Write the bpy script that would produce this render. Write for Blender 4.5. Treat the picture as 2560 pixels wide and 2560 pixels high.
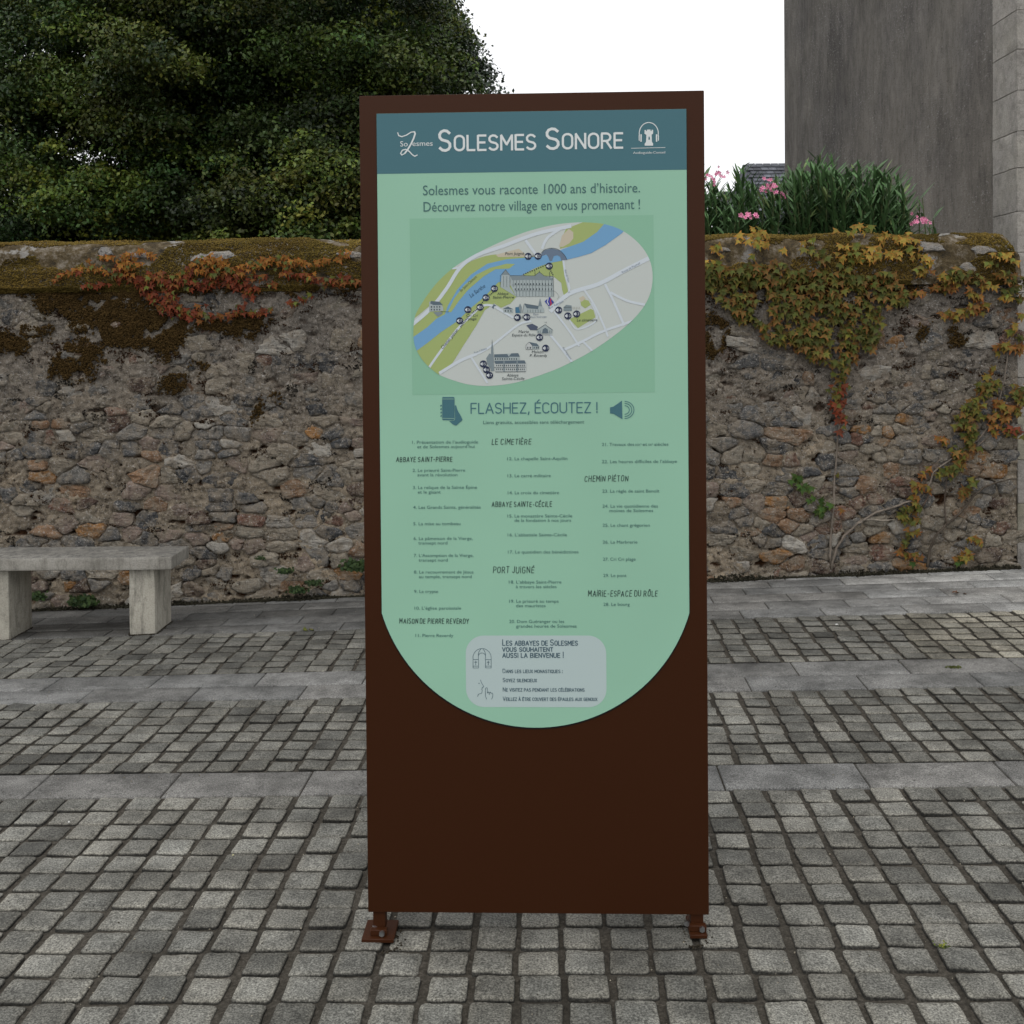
import bpy, bmesh, math, random
import numpy as np
from mathutils import Vector, noise, geometry
R = math.radians
random.seed(7); rng = np.random.default_rng(7)
sc = bpy.context.scene
for o in list(bpy.data.objects): bpy.data.objects.remove(o)
COL = sc.collection

# ---------------------------------------------------------------- camera
CAMH = 1.55; FPX = 2803.0; PPX, PPY = 1280.0, 901.5      # focal length and principal point in photo pixels (2560 wide)
PITCH, ROLL = R(0.93), R(0.50)
fwd = Vector((0, math.cos(PITCH), -math.sin(PITCH)))
up0 = Vector((0, math.sin(PITCH), math.cos(PITCH))); rt0 = Vector((1, 0, 0))
rt = rt0*math.cos(ROLL) - up0*math.sin(ROLL); up = up0*math.cos(ROLL) + rt0*math.sin(ROLL)
cd = bpy.data.cameras.new('camera'); cam = bpy.data.objects.new('camera', cd); COL.objects.link(cam)
cam.location = (0, 0, CAMH)
from mathutils import Matrix
cam.rotation_euler = Matrix((rt, up, -fwd)).transposed().to_euler()
cd.sensor_width = 36; cd.lens = 36*FPX/2560; cd.shift_y = -(1280-PPY)/2560; cd.shift_x = 0
cd.clip_start = 0.05; cd.clip_end = 2000
sc.camera = cam

# ---------------------------------------------------------------- world, sun, exposure
w = bpy.data.worlds.new('World'); sc.world = w; w.use_nodes = True
nt = w.node_tree; nt.nodes.clear()
sky = nt.nodes.new('ShaderNodeTexSky'); sky.sky_type = 'NISHITA'; sky.sun_disc = False
SUN_EL, SUN_ROT = 62, 200
sky.sun_elevation = R(SUN_EL); sky.sun_rotation = R(SUN_ROT); sky.dust_density = 5; sky.air_density = 1.2
hs = nt.nodes.new('ShaderNodeHueSaturation'); hs.inputs['Saturation'].default_value = 0.25
mx = nt.nodes.new('ShaderNodeMix'); mx.data_type = 'RGBA'; mx.inputs[0].default_value = 0.82
mx.inputs[7].default_value = (11.9, 12.0, 12.3, 1)
bg = nt.nodes.new('ShaderNodeBackground'); bg.inputs[1].default_value = 0.10
out = nt.nodes.new('ShaderNodeOutputWorld')
nt.links.new(sky.outputs[0], hs.inputs['Color']); nt.links.new(hs.outputs[0], mx.inputs[6])
nt.links.new(mx.outputs[2], bg.inputs[0]); nt.links.new(bg.outputs[0], out.inputs[0])
sl = bpy.data.lights.new('sun', 'SUN'); sl.energy = 0.55; sl.angle = R(25); sl.color = (1, .97, .92)
so = bpy.data.objects.new('sun', sl); COL.objects.link(so)
az = R(SUN_ROT)
sdir = Vector((math.sin(az)*math.cos(R(SUN_EL)), math.cos(az)*math.cos(R(SUN_EL)), math.sin(R(SUN_EL))))
so.rotation_euler = (-sdir).to_track_quat('-Z', 'Y').to_euler(); so.location = (0, -3, 12)
sc.view_settings.view_transform = 'Standard'; sc.view_settings.look = 'None'
sc.view_settings.exposure = 0.2; sc.view_settings.gamma = 1
try: sc.view_settings.use_curve_mapping = False
except Exception: pass

# ---------------------------------------------------------------- measuring helpers
def ray(px, py): return fwd*FPX + rt*(px-PPX) + up*(PPY-py)
def at(px, py, Y):
    d = ray(px, py); return Vector((0, 0, CAMH)) + d*(Y/d.y)
def sstep(a, b, t):
    t = min(1, max(0, (t-a)/(b-a))); return t*t*(3-2*t)
def zg(x, y):
    xx = max(-9, min(9, x)); return xx*(.022+.013*sstep(4.5, 7, y))
def on_ground(px, py):
    d = ray(px, py); z = 0
    for _ in range(6):
        p = Vector((0, 0, CAMH)) + d*((CAMH-z)/(-d.z)); z = zg(p.x, p.y)
    return p

# ---------------------------------------------------------------- object helpers
def tag(o, label=None, cat=None, group=None, kind=None):
    if label: o['label'] = label
    if cat: o['category'] = cat
    if group: o['group'] = group
    if kind: o['kind'] = kind
    return o
def empty(name, loc=(0, 0, 0), rz=0, parent=None):
    o = bpy.data.objects.new(name, None); COL.objects.link(o); o.location = loc; o.rotation_euler = (0, 0, rz)
    o.empty_display_size = .1
    if parent: o.parent = parent
    return o
def link(name, me, parent=None, loc=None, rot=None, scale=None, color=None):
    o = bpy.data.objects.new(name, me); COL.objects.link(o)
    if parent: o.parent = parent
    if loc is not None: o.location = loc
    if rot is not None: o.rotation_euler = rot
    if scale is not None: o.scale = scale
    if color is not None: o.color = (*color[:3], 1)
    return o
def npmesh(name, V, F, mat, cols=None, smooth=False):
    V = np.asarray(V, dtype=np.float32).reshape(-1, 3)
    me = bpy.data.meshes.new(name)
    if isinstance(F, np.ndarray):
        k = F.shape[1]; n = len(F)
        me.vertices.add(len(V)); me.vertices.foreach_set('co', V.ravel())
        me.loops.add(n*k); me.loops.foreach_set('vertex_index', F.astype(np.int32).ravel())
        me.polygons.add(n); me.polygons.foreach_set('loop_start', np.arange(0, n*k, k, dtype=np.int32))
        me.update(calc_edges=True)
    else:
        me.from_pydata([tuple(map(float, v)) for v in V], [], F)
    if cols is not None:
        cols = np.asarray(cols, dtype=np.float32)
        if cols.ndim == 1: cols = np.tile(cols, (len(V), 1))
        if cols.shape[1] == 3: cols = np.hstack([cols, np.ones((len(cols), 1), np.float32)])
    else: cols = np.ones((len(V), 4), np.float32)
    a = me.attributes.new('col', 'FLOAT_COLOR', 'POINT'); a.data.foreach_set('color', cols.astype(np.float32).ravel())
    if mat: me.materials.append(mat)
    if smooth: me.polygons.foreach_set('use_smooth', np.ones(len(me.polygons), dtype=bool))
    me.validate(); return me
class MB:
    def __init__(s): s.v = []; s.f = []; s.c = []
    def add(s, V, F, c=(1, 1, 1)):
        b = len(s.v); s.v += [tuple(v) for v in V]; s.f += [tuple(i+b for i in f) for f in F]
        if isinstance(c, list): s.c += c
        else: s.c += [tuple(c)]*len(V)
    def build(s, name, mat, parent=None, smooth=False, **k):
        return link(name, npmesh(name, s.v, s.f, mat, s.c, smooth), parent, **k)
def box(mb, x0, x1, y0, y1, z0, z1, c=(1, 1, 1)):
    V = [(x, y, z) for x in (x0, x1) for y in (y0, y1) for z in (z0, z1)]
    mb.add(V, [(0, 1, 3, 2), (4, 6, 7, 5), (0, 4, 5, 1), (2, 3, 7, 6), (0, 2, 6, 4), (1, 5, 7, 3)], c)
def bevel_box(name, mat, x0, x1, y0, y1, z0, z1, r, parent=None, seg=2, cuts=0, rough=0, **k):
    bm = bmesh.new(); bmesh.ops.create_cube(bm, size=1)
    for v in bm.verts: v.co = ((x0+x1)/2+v.co.x*(x1-x0), (y0+y1)/2+v.co.y*(y1-y0), (z0+z1)/2+v.co.z*(z1-z0))
    bmesh.ops.bevel(bm, geom=bm.edges[:], offset=r, segments=seg, profile=.6, affect='EDGES')
    if cuts: bmesh.ops.subdivide_edges(bm, edges=[e for e in bm.edges if e.calc_length() > .04], cuts=cuts, use_grid_fill=True)
    if rough:
        for v in bm.verts:
            n = noise.noise_vector(v.co*9)*rough + noise.noise_vector(v.co*40)*rough*.5; v.co += n
    me = bpy.data.meshes.new(name); bm.to_mesh(me); bm.free()
    a = me.attributes.new('col', 'FLOAT_COLOR', 'POINT'); a.data.foreach_set('color', np.ones(len(me.vertices)*4, np.float32))
    me.materials.append(mat); me.polygons.foreach_set('use_smooth', np.ones(len(me.polygons), dtype=bool))
    try: me.set_sharp_from_angle(angle=R(40))
    except Exception: pass
    return link(name, me, parent, **k)
def tube(mb, pts, rads, n=6, c=(1, 1, 1)):
    pts = [Vector(p) for p in pts]; V = []; F = []
    for i, p in enumerate(pts):
        t = (pts[min(i+1, len(pts)-1)]-pts[max(i-1, 0)]).normalized()
        a = t.cross(Vector((.3, 1, .1))).normalized(); b = t.cross(a)
        for k in range(n):
            th = 2*math.pi*k/n; V.append(p+(a*math.cos(th)+b*math.sin(th))*rads[i])
    for i in range(len(pts)-1):
        for k in range(n):
            F.append((i*n+k, i*n+(k+1) % n, (i+1)*n+(k+1) % n, (i+1)*n+k))
    F.append(tuple(range(n))[::-1]); F.append(tuple(range((len(pts)-1)*n, len(pts)*n)))
    mb.add(V, F, c)

# ---------------------------------------------------------------- materials
class M:
    """small node-graph writer"""
    def __init__(s, name, rough=.8, spec=.3, metal=0):
        s.m = bpy.data.materials.new(name); s.m.use_nodes = True; s.t = s.m.node_tree; s.n = s.t.nodes
        s.b = s.n['Principled BSDF']; s.b.inputs['Roughness'].default_value = rough
        s.b.inputs['Specular IOR Level'].default_value = spec; s.b.inputs['Metallic'].default_value = metal
        s.tc = s.n.new('ShaderNodeTexCoord'); s.geo = s.n.new('ShaderNodeNewGeometry')
        s.P = s.geo.outputs['Position']
    def L(s, a, b): s.t.links.new(a, b)
    def col(s, c): s.b.inputs['Base Color'].default_value = (*c, 1); return s
    def noise(s, scale, detail=4, rough=.6, vec=None, dist=0):
        n = s.n.new('ShaderNodeTexNoise'); n.inputs['Scale'].default_value = scale; n.inputs['Detail'].default_value = detail
        n.inputs['Roughness'].default_value = rough; n.inputs['Distortion'].default_value = dist
        s.L(vec or s.P, n.inputs['Vector']); return n.outputs[0]
    def vor(s, scale, vec=None, feat='F1', out='Distance'):
        n = s.n.new('ShaderNodeTexVoronoi'); n.inputs['Scale'].default_value = scale; n.feature = feat
        s.L(vec or s.P, n.inputs['Vector']); return n.outputs[out]
    def scalev(s, v3, vec=None):
        n = s.n.new('ShaderNodeVectorMath'); n.operation = 'MULTIPLY'; n.inputs[1].default_value = v3
        s.L(vec or s.P, n.inputs[0]); return n.outputs[0]
    def ramp(s, fac, *stops):
        n = s.n.new('ShaderNodeValToRGB'); e = n.color_ramp.elements
        while len(e) < len(stops): e.new(.5)
        for k, (p, c) in enumerate(stops):
            e[k].position = p; e[k].color = (c, c, c, 1) if not isinstance(c, tuple) else (*c, 1)
        s.L(fac, n.inputs[0]); return n.outputs[0]
    def mix(s, fac, a, b, mode='MIX'):
        n = s.n.new('ShaderNodeMix'); n.data_type = 'RGBA'; n.blend_type = mode
        if isinstance(fac, (int, float)): n.inputs[0].default_value = fac
        else: s.L(fac, n.inputs[0])
        for i, v in ((6, a), (7, b)):
            if isinstance(v, tuple): n.inputs[i].default_value = (*v, 1)
            else: s.L(v, n.inputs[i])
        return n.outputs[2]
    def math(s, op, a, b=0.0):
        n = s.n.new('ShaderNodeMath'); n.operation = op
        for i, v in ((0, a), (1, b)):
            if isinstance(v, (int, float)): n.inputs[i].default_value = v
            else: s.L(v, n.inputs[i])
        return n.outputs[0]
    def tint(s):
        a = s.n.new('ShaderNodeAttribute'); a.attribute_name = 'col'
        o = s.n.new('ShaderNodeObjectInfo'); return s.mix(1.0, a.outputs['Color'], o.outputs['Color'], 'MULTIPLY')
    def base(s, c): s.L(c, s.b.inputs['Base Color']); return s
    def bump(s, h, strength=.5, dist=.005):
        n = s.n.new('ShaderNodeBump'); n.inputs['Strength'].default_value = strength; n.inputs['Distance'].default_value = dist
        s.L(h, n.inputs['Height']); s.L(n.outputs[0], s.b.inputs['Normal']); return s
def flat(name, c, rough=.5, spec=.3):
    return M(name, rough, spec).col(c).m

# granite cobbles and slabs: tint x speckle x dirt
def granite(name, grain, spk=.35, dirt=.5):
    m = M(name, .82, .25); t = m.tint()
    sp = m.ramp(m.noise(grain, 3, .75), (.36, .32), (.5, 1.0), (.64, 1.95))
    c = m.mix(spk*2, t, m.mix(1.0, t, sp, 'MULTIPLY'))
    big = m.ramp(m.noise(5, 4, .6), (.35, .62), (.62, 1.18))
    c = m.mix(1.0, c, big, 'MULTIPLY')
    st = m.ramp(m.noise(22, 5, .7), (.3, .45), (.52, 1.0))
    c = m.mix(dirt, c, m.mix(1.0, c, st, 'MULTIPLY'))
    h = m.math('ADD', m.noise(grain*.8, 3, .7), m.math('MULTIPLY', m.noise(45, 4, .65), 1.6))
    return m.base(c).bump(h, .8, .004).m
M_COB = granite('granite_cobble', 190, .45, .6)
M_SLAB = granite('granite_slab', 200, .38, .6)
m = M('joint_grit', .95, .1)
c = m.ramp(m.noise(90, 5, .75), (.3, (.028, .025, .020)), (.55, (.072, .064, .052)), (.75, (.15, .135, .115)))
c = m.mix(m.ramp(m.noise(3, 3), (.48, 0.0), (.7, .6)), c, (.026, .024, .02))
M_GROUND = m.base(c).bump(m.noise(140, 4, .7), .9, .006).m
# rubble stone
m = M('rubble_stone', .88, .2); t = m.tint()
v1 = m.ramp(m.noise(18, 6, .8), (.32, .38), (.5, 1.0), (.70, 1.5))
c = m.mix(1.0, t, v1, 'MULTIPLY')
c = m.mix(m.ramp(m.noise(9, 6, .8), (.45, 0.0), (.57, .82)), c, (.212, .178, .134))
c = m.mix(m.ramp(m.noise(75, 4, .85), (.56, 0.0), (.65, .85)), c, (.44, .42, .39))
c = m.mix(m.ramp(m.noise(26, 6, .85), (.56, 0.0), (.64, .85)), c, (.022, .017, .014))
str_ = m.noise(1, 5, .7, m.scalev((14, 14, 55)))
h = m.math('ADD', m.math('MULTIPLY', str_, 1.2), m.noise(60, 6, .75))
M_STONE = m.base(c).bump(h, 1.0, .014).m
# wall mortar
m = M('old_mortar', .95, .1)
c = m.ramp(m.noise(3.2, 5, .65), (.3, (.118, .098, .074)), (.5, (.215, .180, .134)), (.7, (.300, .242, .170)))
sep = m.n.new('ShaderNodeSeparateXYZ'); m.L(m.P, sep.inputs[0])
hi = m.ramp(m.math('MULTIPLY', sep.outputs[2], .5), (.35, 0.0), (.75, .6))
c = m.mix(hi, c, (.135, .125, .115))
v = m.ramp(m.noise(30, 6, .85), (.34, .38), (.5, 1.0), (.68, 1.55)); c = m.mix(1.0, c, v, 'MULTIPLY')
c = m.mix(m.ramp(m.noise(75, 4, .85), (.57, 0.0), (.65, .8)), c, (.46, .44, .41))
c = m.mix(m.ramp(m.noise(20, 6, .85), (.54, 0.0), (.62, .95)), c, (.024, .017, .013))
c = m.mix(1.0, c, m.tint(), 'MULTIPLY')
h = m.math('ADD', m.noise(35, 6, .75), m.math('MULTIPLY', m.noise(150, 3, .7), .4))
M_MORTAR = m.base(c).bump(h, 1.0, .014).m
# coping mortar with lichen
m = M('coping_mortar', .95, .1)
c = m.ramp(m.noise(9, 6, .8), (.36, (.03, .026, .020)), (.5, (.10, .075, .04)), (.64, (.24, .21, .17)))
c = m.mix(m.ramp(m.noise(5.5, 5, .7), (.56, 0.0), (.62, .75)), c, (.34, .33, .31))
c = m.mix(m.ramp(m.noise(30, 5, .8), (.58, 0.0), (.68, .8)), c, (.03, .026, .02))
M_COPING = m.base(c).bump(m.noise(45, 6, .75), 1.0, .014).m
# moss
m = M('moss', 1.0, .05); t = m.tint()
c = m.mix(1.0, t, m.ramp(m.noise(60, 3, .7), (.3, .6), (.7, 1.4)), 'MULTIPLY'); M_MOSS = m.base(c).m
# leaves
def leafmat(name, rough=.6, spec=.15, trans=0.0):
    m = M(name, rough, spec); t = m.tint()
    v = m.ramp(m.noise(55, 3, .6), (.3, .8), (.7, 1.2)); m.base(m.mix(1.0, t, v, 'MULTIPLY'))
    return m.m
M_LEAF = leafmat('creeper_leaf'); M_TREE = leafmat('tree_leaf', .5, .3); M_OLE = leafmat('oleander_leaf', .45, .3)
M_PETAL = leafmat('petal', .6, .2)
m = M('bark', .9, .15); t = m.tint()
c = m.mix(1.0, t, m.ramp(m.noise(1, 5, .7, m.scalev((30, 30, 8))), (.3, .5), (.7, 1.4)), 'MULTIPLY')
M_BARK = m.base(c).bump(m.noise(1, 5, .7, m.scalev((40, 40, 10))), .8, .01).m
# bench limestone
m = M('bench_stone', .85, .25); t = m.tint()
c = m.ramp(m.noise(4, 5, .65), (.3, (.20, .19, .165)), (.5, (.30, .285, .25)), (.75, (.37, .355, .315)))
c = m.mix(1.0, c, t, 'MULTIPLY')
c = m.mix(m.ramp(m.noise(1, 5, .75, m.scalev((22, 22, 4))), (.50, 0.0), (.68, .7)), c, (.13, .12, .10))
c = m.mix(m.ramp(m.noise(14, 6, .8), (.55, 0.0), (.66, .5)), c, (.12, .115, .10))
c = m.mix(1.0, c, m.ramp(m.noise(120, 4, .8), (.3, .68), (.55, 1.0), (.75, 1.15)), 'MULTIPLY')
nx = m.n.new('ShaderNodeSeparateXYZ'); m.L(m.geo.outputs['Normal'], nx.inputs[0])
topf = m.math('MULTIPLY', m.ramp(nx.outputs[2], (.6, 0.0), (.9, 1.0)), m.ramp(m.noise(28, 6, .8), (.38, 1.0), (.6, .15)))
c = m.mix(topf, c, (.085, .083, .078))
M_BENCH = m.base(c).bump(m.noise(110, 5, .75), .6, .004).m
# grey render
m = M('grey_render', .95, .1)
c = m.ramp(m.noise(1, 6, .7, m.scalev((1.1, 1.1, .6))), (.34, (.115, .107, .100)), (.5, (.155, .145, .133)), (.68, (.21, .195, .172)))
c = m.mix(m.ramp(m.noise(.9, 4, .6), (.42, 0.0), (.62, .55)), c, (.205, .190, .165))
sz = m.n.new('ShaderNodeSeparateXYZ'); m.L(m.P, sz.inputs[0]); lowf = m.ramp(m.math('ADD', m.math('MULTIPLY', sz.outputs[2], .16), m.math('MULTIPLY', m.noise(.7, 5, .7), .5)), (.55, .6), (.85, 0.0))
c = m.mix(lowf, c, (.225, .20, .165))
fine = m.ramp(m.noise(1, 6, .85, m.scalev((4, 4, 1.6))), (.32, .6), (.68, 1.4)); c = m.mix(1.0, c, fine, 'MULTIPLY')
spm = m.math('MULTIPLY', m.ramp(m.noise(1, 3, .85, m.scalev((22, 22, 60))), (.58, 0.0), (.68, 1.0)), m.ramp(m.noise(.8, 4, .7), (.42, .12), (.6, .85)))
c = m.mix(spm, c, (.44, .43, .42))
c = m.mix(m.ramp(m.noise(1, 3, .8, m.scalev((28, 28, 80))), (.58, 0.0), (.68, .6)), c, (.05, .045, .04))
M_RENDER = m.base(c).bump(m.noise(85, 5, .8), .9, .008).m
m = M('ashlar_limestone', .92, .15); t = m.tint()
c = m.mix(1.0, t, m.ramp(m.noise(9, 6, .75), (.3, .62), (.5, 1.0), (.72, 1.22)), 'MULTIPLY')
c = m.mix(m.ramp(m.noise(13, 6, .85), (.50, 0.0), (.64, .6)), c, (.15, .14, .125))
c = m.mix(m.ramp(m.noise(3, 5, .7), (.45, 0.0), (.62, .5)), c, (.36, .34, .29))
c = m.mix(1.0, c, m.ramp(m.noise(110, 4, .8), (.3, .75), (.7, 1.2)), 'MULTIPLY')
M_ASHLAR = m.base(c).bump(m.noise(60, 6, .75), .9, .008).m
m = M('slate', .7, .3); t = m.tint(); M_SLATE = m.base(m.mix(1.0, t, m.ramp(m.noise(12, 4, .8), (.3, .6), (.7, 1.4)), 'MULTIPLY')).m
# painted steel
m = M('brown_painted_steel', .45, .12)
c = m.ramp(m.noise(900, 2, .5), (.3, (.038, .0125, .0044)), (.7, (.046, .0150, .0054)))
M_BROWN = m.base(c).bump(m.noise(1100, 2, .5), .25, .0006).m
M_ZINC = M('zinc_bolt', .3, .5, 1).col((.6, .62, .65)).m
def printm(name, c):
    m = M(name, .45, .35); k = m.ramp(m.noise(2.5, 2), (.3, .97), (.7, 1.03))
    return m.base(m.mix(1.0, (c[0], c[1], c[2]), k, 'MULTIPLY')).m
def srgb(h):
    return tuple(((v/12.92) if v <= .04045 else ((v+.055)/1.055)**2.4) for v in (int(h[i:i+2], 16)/255 for i in (0, 2, 4)))

# ================================================================ GROUND
xs = np.concatenate([[-400, -120, -40, -14], np.arange(-7, 7.01, .5), [14, 40, 120, 400]])
ys = np.concatenate([[-300, -60, -12, -3], np.arange(-1, 9.01, .5), [14, 30, 80, 250, 900]])
V = [(x, y, zg(x, y)-.0085 - (.25 if (y > 7.4) else 0)) for y in ys for x in xs]
nx_ = len(xs); F = [(j*nx_+i, j*nx_+i+1, (j+1)*nx_+i+1, (j+1)*nx_+i) for j in range(len(ys)-1) for i in range(nx_-1)]
tag(link('ground', npmesh('ground', V, F, M_GROUND)), kind='structure')

DEL = R(2.5); rU = Vector((math.cos(DEL), -math.sin(DEL), 0)); rV = Vector((math.sin(DEL), math.cos(DEL), 0))
def gp(s, t):                      # paving frame -> world
    p = rU*s + rV*t; return Vector((p.x, p.y, zg(p.x, p.y)))
def proj(p):
    d = Vector(p)-Vector((0, 0, CAMH)); z = d.dot(fwd)
    if z < .05: return (-9999, -9999)
    return (PPX+FPX*d.dot(rt)/z, PPY-FPX*d.dot(up)/z)
def paver_mesh(name, mat, sx, sy, h, rnd, seed, rag):
    """one paving stone with rounded worn corners; sx, sy full sizes"""
    rr = random.Random(seed); ring = []; cor = [(1, -1), (1, 1), (-1, 1), (-1, -1)]
    cor = [(cx*sx/2*(1+rr.uniform(-rag, rag)), cy*sy/2*(1+rr.uniform(-rag, rag))) for cx, cy in cor]
    for k in range(4):
        p, c, q = Vector(cor[k-1]), Vector(cor[k]), Vector(cor[(k+1) % 4]); r_ = rr.uniform(.006, .013)
        u1 = (p-c).normalized(); u2 = (q-c).normalized(); w_ = Vector((rr.uniform(-1, 1), rr.uniform(-1, 1)))*.0015
        ring += [c+u1*r_, c+(u1+u2)*r_*.28, c+u2*r_]; mid = (c+q)/2; ring += [c.lerp(q, .36)+w_, c.lerp(q, .66)-w_]
    K = len(ring)
    V = []; inset = rnd
    C = []
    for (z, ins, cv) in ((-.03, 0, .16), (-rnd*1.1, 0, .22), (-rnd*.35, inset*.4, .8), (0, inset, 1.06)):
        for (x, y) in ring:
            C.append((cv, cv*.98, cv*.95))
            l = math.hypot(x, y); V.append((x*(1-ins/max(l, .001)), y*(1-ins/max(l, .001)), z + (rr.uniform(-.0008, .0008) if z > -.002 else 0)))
    for (x, y) in ring: V.append((x*.55, y*.55, h + rr.uniform(-.001, .001)))
    V.append((0, 0, h*1.2)); F = []
    for L in range(4):
        for k in range(K): F.append((L*K+k, L*K+(k+1) % K, (L+1)*K+(k+1) % K, (L+1)*K+k))
    for k in range(K): F.append((4*K+k, 4*K+(k+1) % K, 5*K))
    C += [(1, 1, 1)]*(K+1)
    return npmesh(name, V, F, mat, C, True)
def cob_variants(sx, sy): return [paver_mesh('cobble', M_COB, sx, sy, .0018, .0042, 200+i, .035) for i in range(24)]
def paving_field(t0, rows, rp, cp, s0, s1, off, label, gx=.0150, gy=.0105):
    root = tag(empty('cobbled_paving', (0, t0, 0)), kind='structure'); root['label'] = label
    var = cob_variants(cp-gx, rp-gy)
    items = []
    for r in range(rows):
        t = t0+(r+.5)*rp; so_ = random.uniform(-.006, .006); s = s0+off
        while s < s1:
            ss = s+so_+random.uniform(-.004, .004) + .012*noise.noise(Vector((s*1.3, r*.35, t0)))
            tt = t+random.uniform(-.003, .003)
            p = gp(ss, tt); px = proj(p)
            g = .152*random.uniform(.70, 1.25)*(1+.22*noise.noise(Vector((ss*1.1, tt*1.7, 3))))
            if random.random() < .06: g *= .72
            wv = random.uniform(-.012, .012)
            cc = (g*(1.02+wv), g*(1.0), g*(.88-wv))
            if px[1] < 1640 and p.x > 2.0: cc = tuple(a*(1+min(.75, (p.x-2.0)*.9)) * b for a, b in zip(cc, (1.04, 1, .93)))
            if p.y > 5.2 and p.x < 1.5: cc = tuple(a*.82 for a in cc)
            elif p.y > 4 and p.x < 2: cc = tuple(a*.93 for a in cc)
            inview = -20 < px[0] < 2580 and -20 < px[1] < 2590 and not (930 < px[0] < 1745 and px[1] < 2270)
            items.append((0 if inview else 1, random.random(), p, cc))
            s += cp
    items.sort(key=lambda a: (a[0], a[2].y))
    n = 0; stuffV = []; stuffF = []; stuffC = []; base = 0
    for (k, _, p, cc) in items:
        me = random.choice(var); rz = -DEL+random.uniform(-.025, .025)
        tl = Vector((random.uniform(-.035, .035), random.uniform(-.035, .035), rz))
        dz = random.uniform(-.003, .003); sx_ = random.uniform(.95, 1.03); sy_ = random.uniform(.96, 1.02)
        if k == 0 and n < 300:
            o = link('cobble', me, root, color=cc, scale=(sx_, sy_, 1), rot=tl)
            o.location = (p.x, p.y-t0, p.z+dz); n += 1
        else:
            co = np.array([v.co[:] for v in me.vertices])*np.array((sx_, sy_, 1)); ca, sa = math.cos(rz), math.sin(rz)
            q = np.stack([co[:, 0]*ca-co[:, 1]*sa+p.x, co[:, 0]*sa+co[:, 1]*ca+p.y-t0, co[:, 2]+p.z+dz], 1)
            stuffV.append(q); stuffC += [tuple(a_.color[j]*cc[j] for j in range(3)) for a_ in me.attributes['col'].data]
            for pl in me.polygons: stuffF.append(tuple(i+base for i in pl.vertices))
            base += len(q)
    if stuffV:
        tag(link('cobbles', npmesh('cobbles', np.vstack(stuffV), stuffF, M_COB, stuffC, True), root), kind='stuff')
    return root
NR = 23; RP = .1112
paving_field(3.836-NR*RP, NR, RP, .115, -3.2, 3.2, .03, 'cobbles in the foreground, nearer than the first band of slabs')
paving_field(4.062, 8, .1055, .1155, -3.6, 3.6, .02, 'cobbles between the single and the double band of slabs', .0145, .0125)
paving_field(5.318, 8, .1015, .114, -4.2, 4.2, .05, 'cobbles between the double band of slabs and the paving along the wall', .012, .0135)
def slab_rows(rows, s0, s1, label, wallclip=False):
    root = tag(empty('slab_paving', (0, rows[0][0], 0)), kind='structure'); root['label'] = label; oy = rows[0][0]
    for (ta, tb, L, off) in rows:
        s = s0+off-math.ceil((off)/L)*L
        while s < s1:
            l = L*1.0; g = .165*random.uniform(.82, 1.12)*(1+.2*noise.noise(Vector((s, ta, 8))))
            wv = random.uniform(-.01, .02); cc = Vector((g*(1+wv), g*.99, g*(.94-wv)))
            pc = gp(s+l/2, (ta+tb)/2)
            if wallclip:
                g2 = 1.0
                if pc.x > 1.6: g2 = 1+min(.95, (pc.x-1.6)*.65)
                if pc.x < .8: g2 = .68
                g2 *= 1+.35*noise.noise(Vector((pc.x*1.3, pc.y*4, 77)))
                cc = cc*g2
            K = 7; N2 = 3; V = []; F = []; gap = .003
            for lv, (z, ins) in enumerate(((-.03, 0), (-.003, 0), (0, .003))):
                pass
            # top grid with worn edges
            xs2 = [gap, gap+.004]+[gap+.004+(l-2*gap-.008)*k/K for k in range(1, K)]+[l-gap-.004, l-gap]
            ys2 = [gap, gap+.004]+[gap+.004+(tb-ta-2*gap-.008)*k/N2 for k in range(1, N2)]+[tb-ta-gap-.004, tb-ta-gap]
            hz = random.uniform(-.0015, .0015)
            for j, yy in enumerate(ys2):
                for i, xx in enumerate(xs2):
                    e = i in (0, len(xs2)-1) or j in (0, len(ys2)-1)
                    P0 = gp(s+xx, ta+yy); n0 = noise.noise(Vector((s+xx, ta+yy, 0))*6)*.0012
                    if wallclip and P0.y > 7.03: P0.y = 7.03
                    V.append((P0.x, P0.y-oy, P0.z+hz+n0-(.004 if e else 0)))
            a, b = len(xs2), len(ys2)
            for j in range(b-1):
                for i in range(a-1): F.append((j*a+i, j*a+i+1, (j+1)*a+i+1, (j+1)*a+i))
            loop = [i for i in range(a)]+[j*a+a-1 for j in range(1, b)]+[(b-1)*a+i for i in range(a-2, -1, -1)]+[j*a for j in range(b-2, 0, -1)]
            nb = len(V)
            for i in loop: V.append((V[i][0], V[i][1], V[i][2]-.03))
            for k in range(len(loop)): F.append((loop[k], nb+k, nb+(k+1) % len(loop), loop[(k+1) % len(loop)]))
            if not (wallclip and max(v[1] for v in V)-min(v[1] for v in V) < .03):
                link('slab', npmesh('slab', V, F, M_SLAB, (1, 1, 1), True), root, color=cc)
            s += L
    return root
slab_rows([(3.838, 4.058, .491, -1.413+4.0)], -4.0, 4.0, 'single band of long granite slabs across the cobbles')
slab_rows([(4.905, 5.105, .5, .22), (5.105, 5.315, .5, .47)], -4.4, 4.4, 'double band of long granite slabs across the cobbles')
slab_rows([(6.135+k*.175, 6.135+(k+1)*.175, .445, [.0, .17, .33, .1, .28, .4][k]) for k in range(6)], -4.8, 4.8, 'worn slabs laid along the foot of the wall', True)

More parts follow.
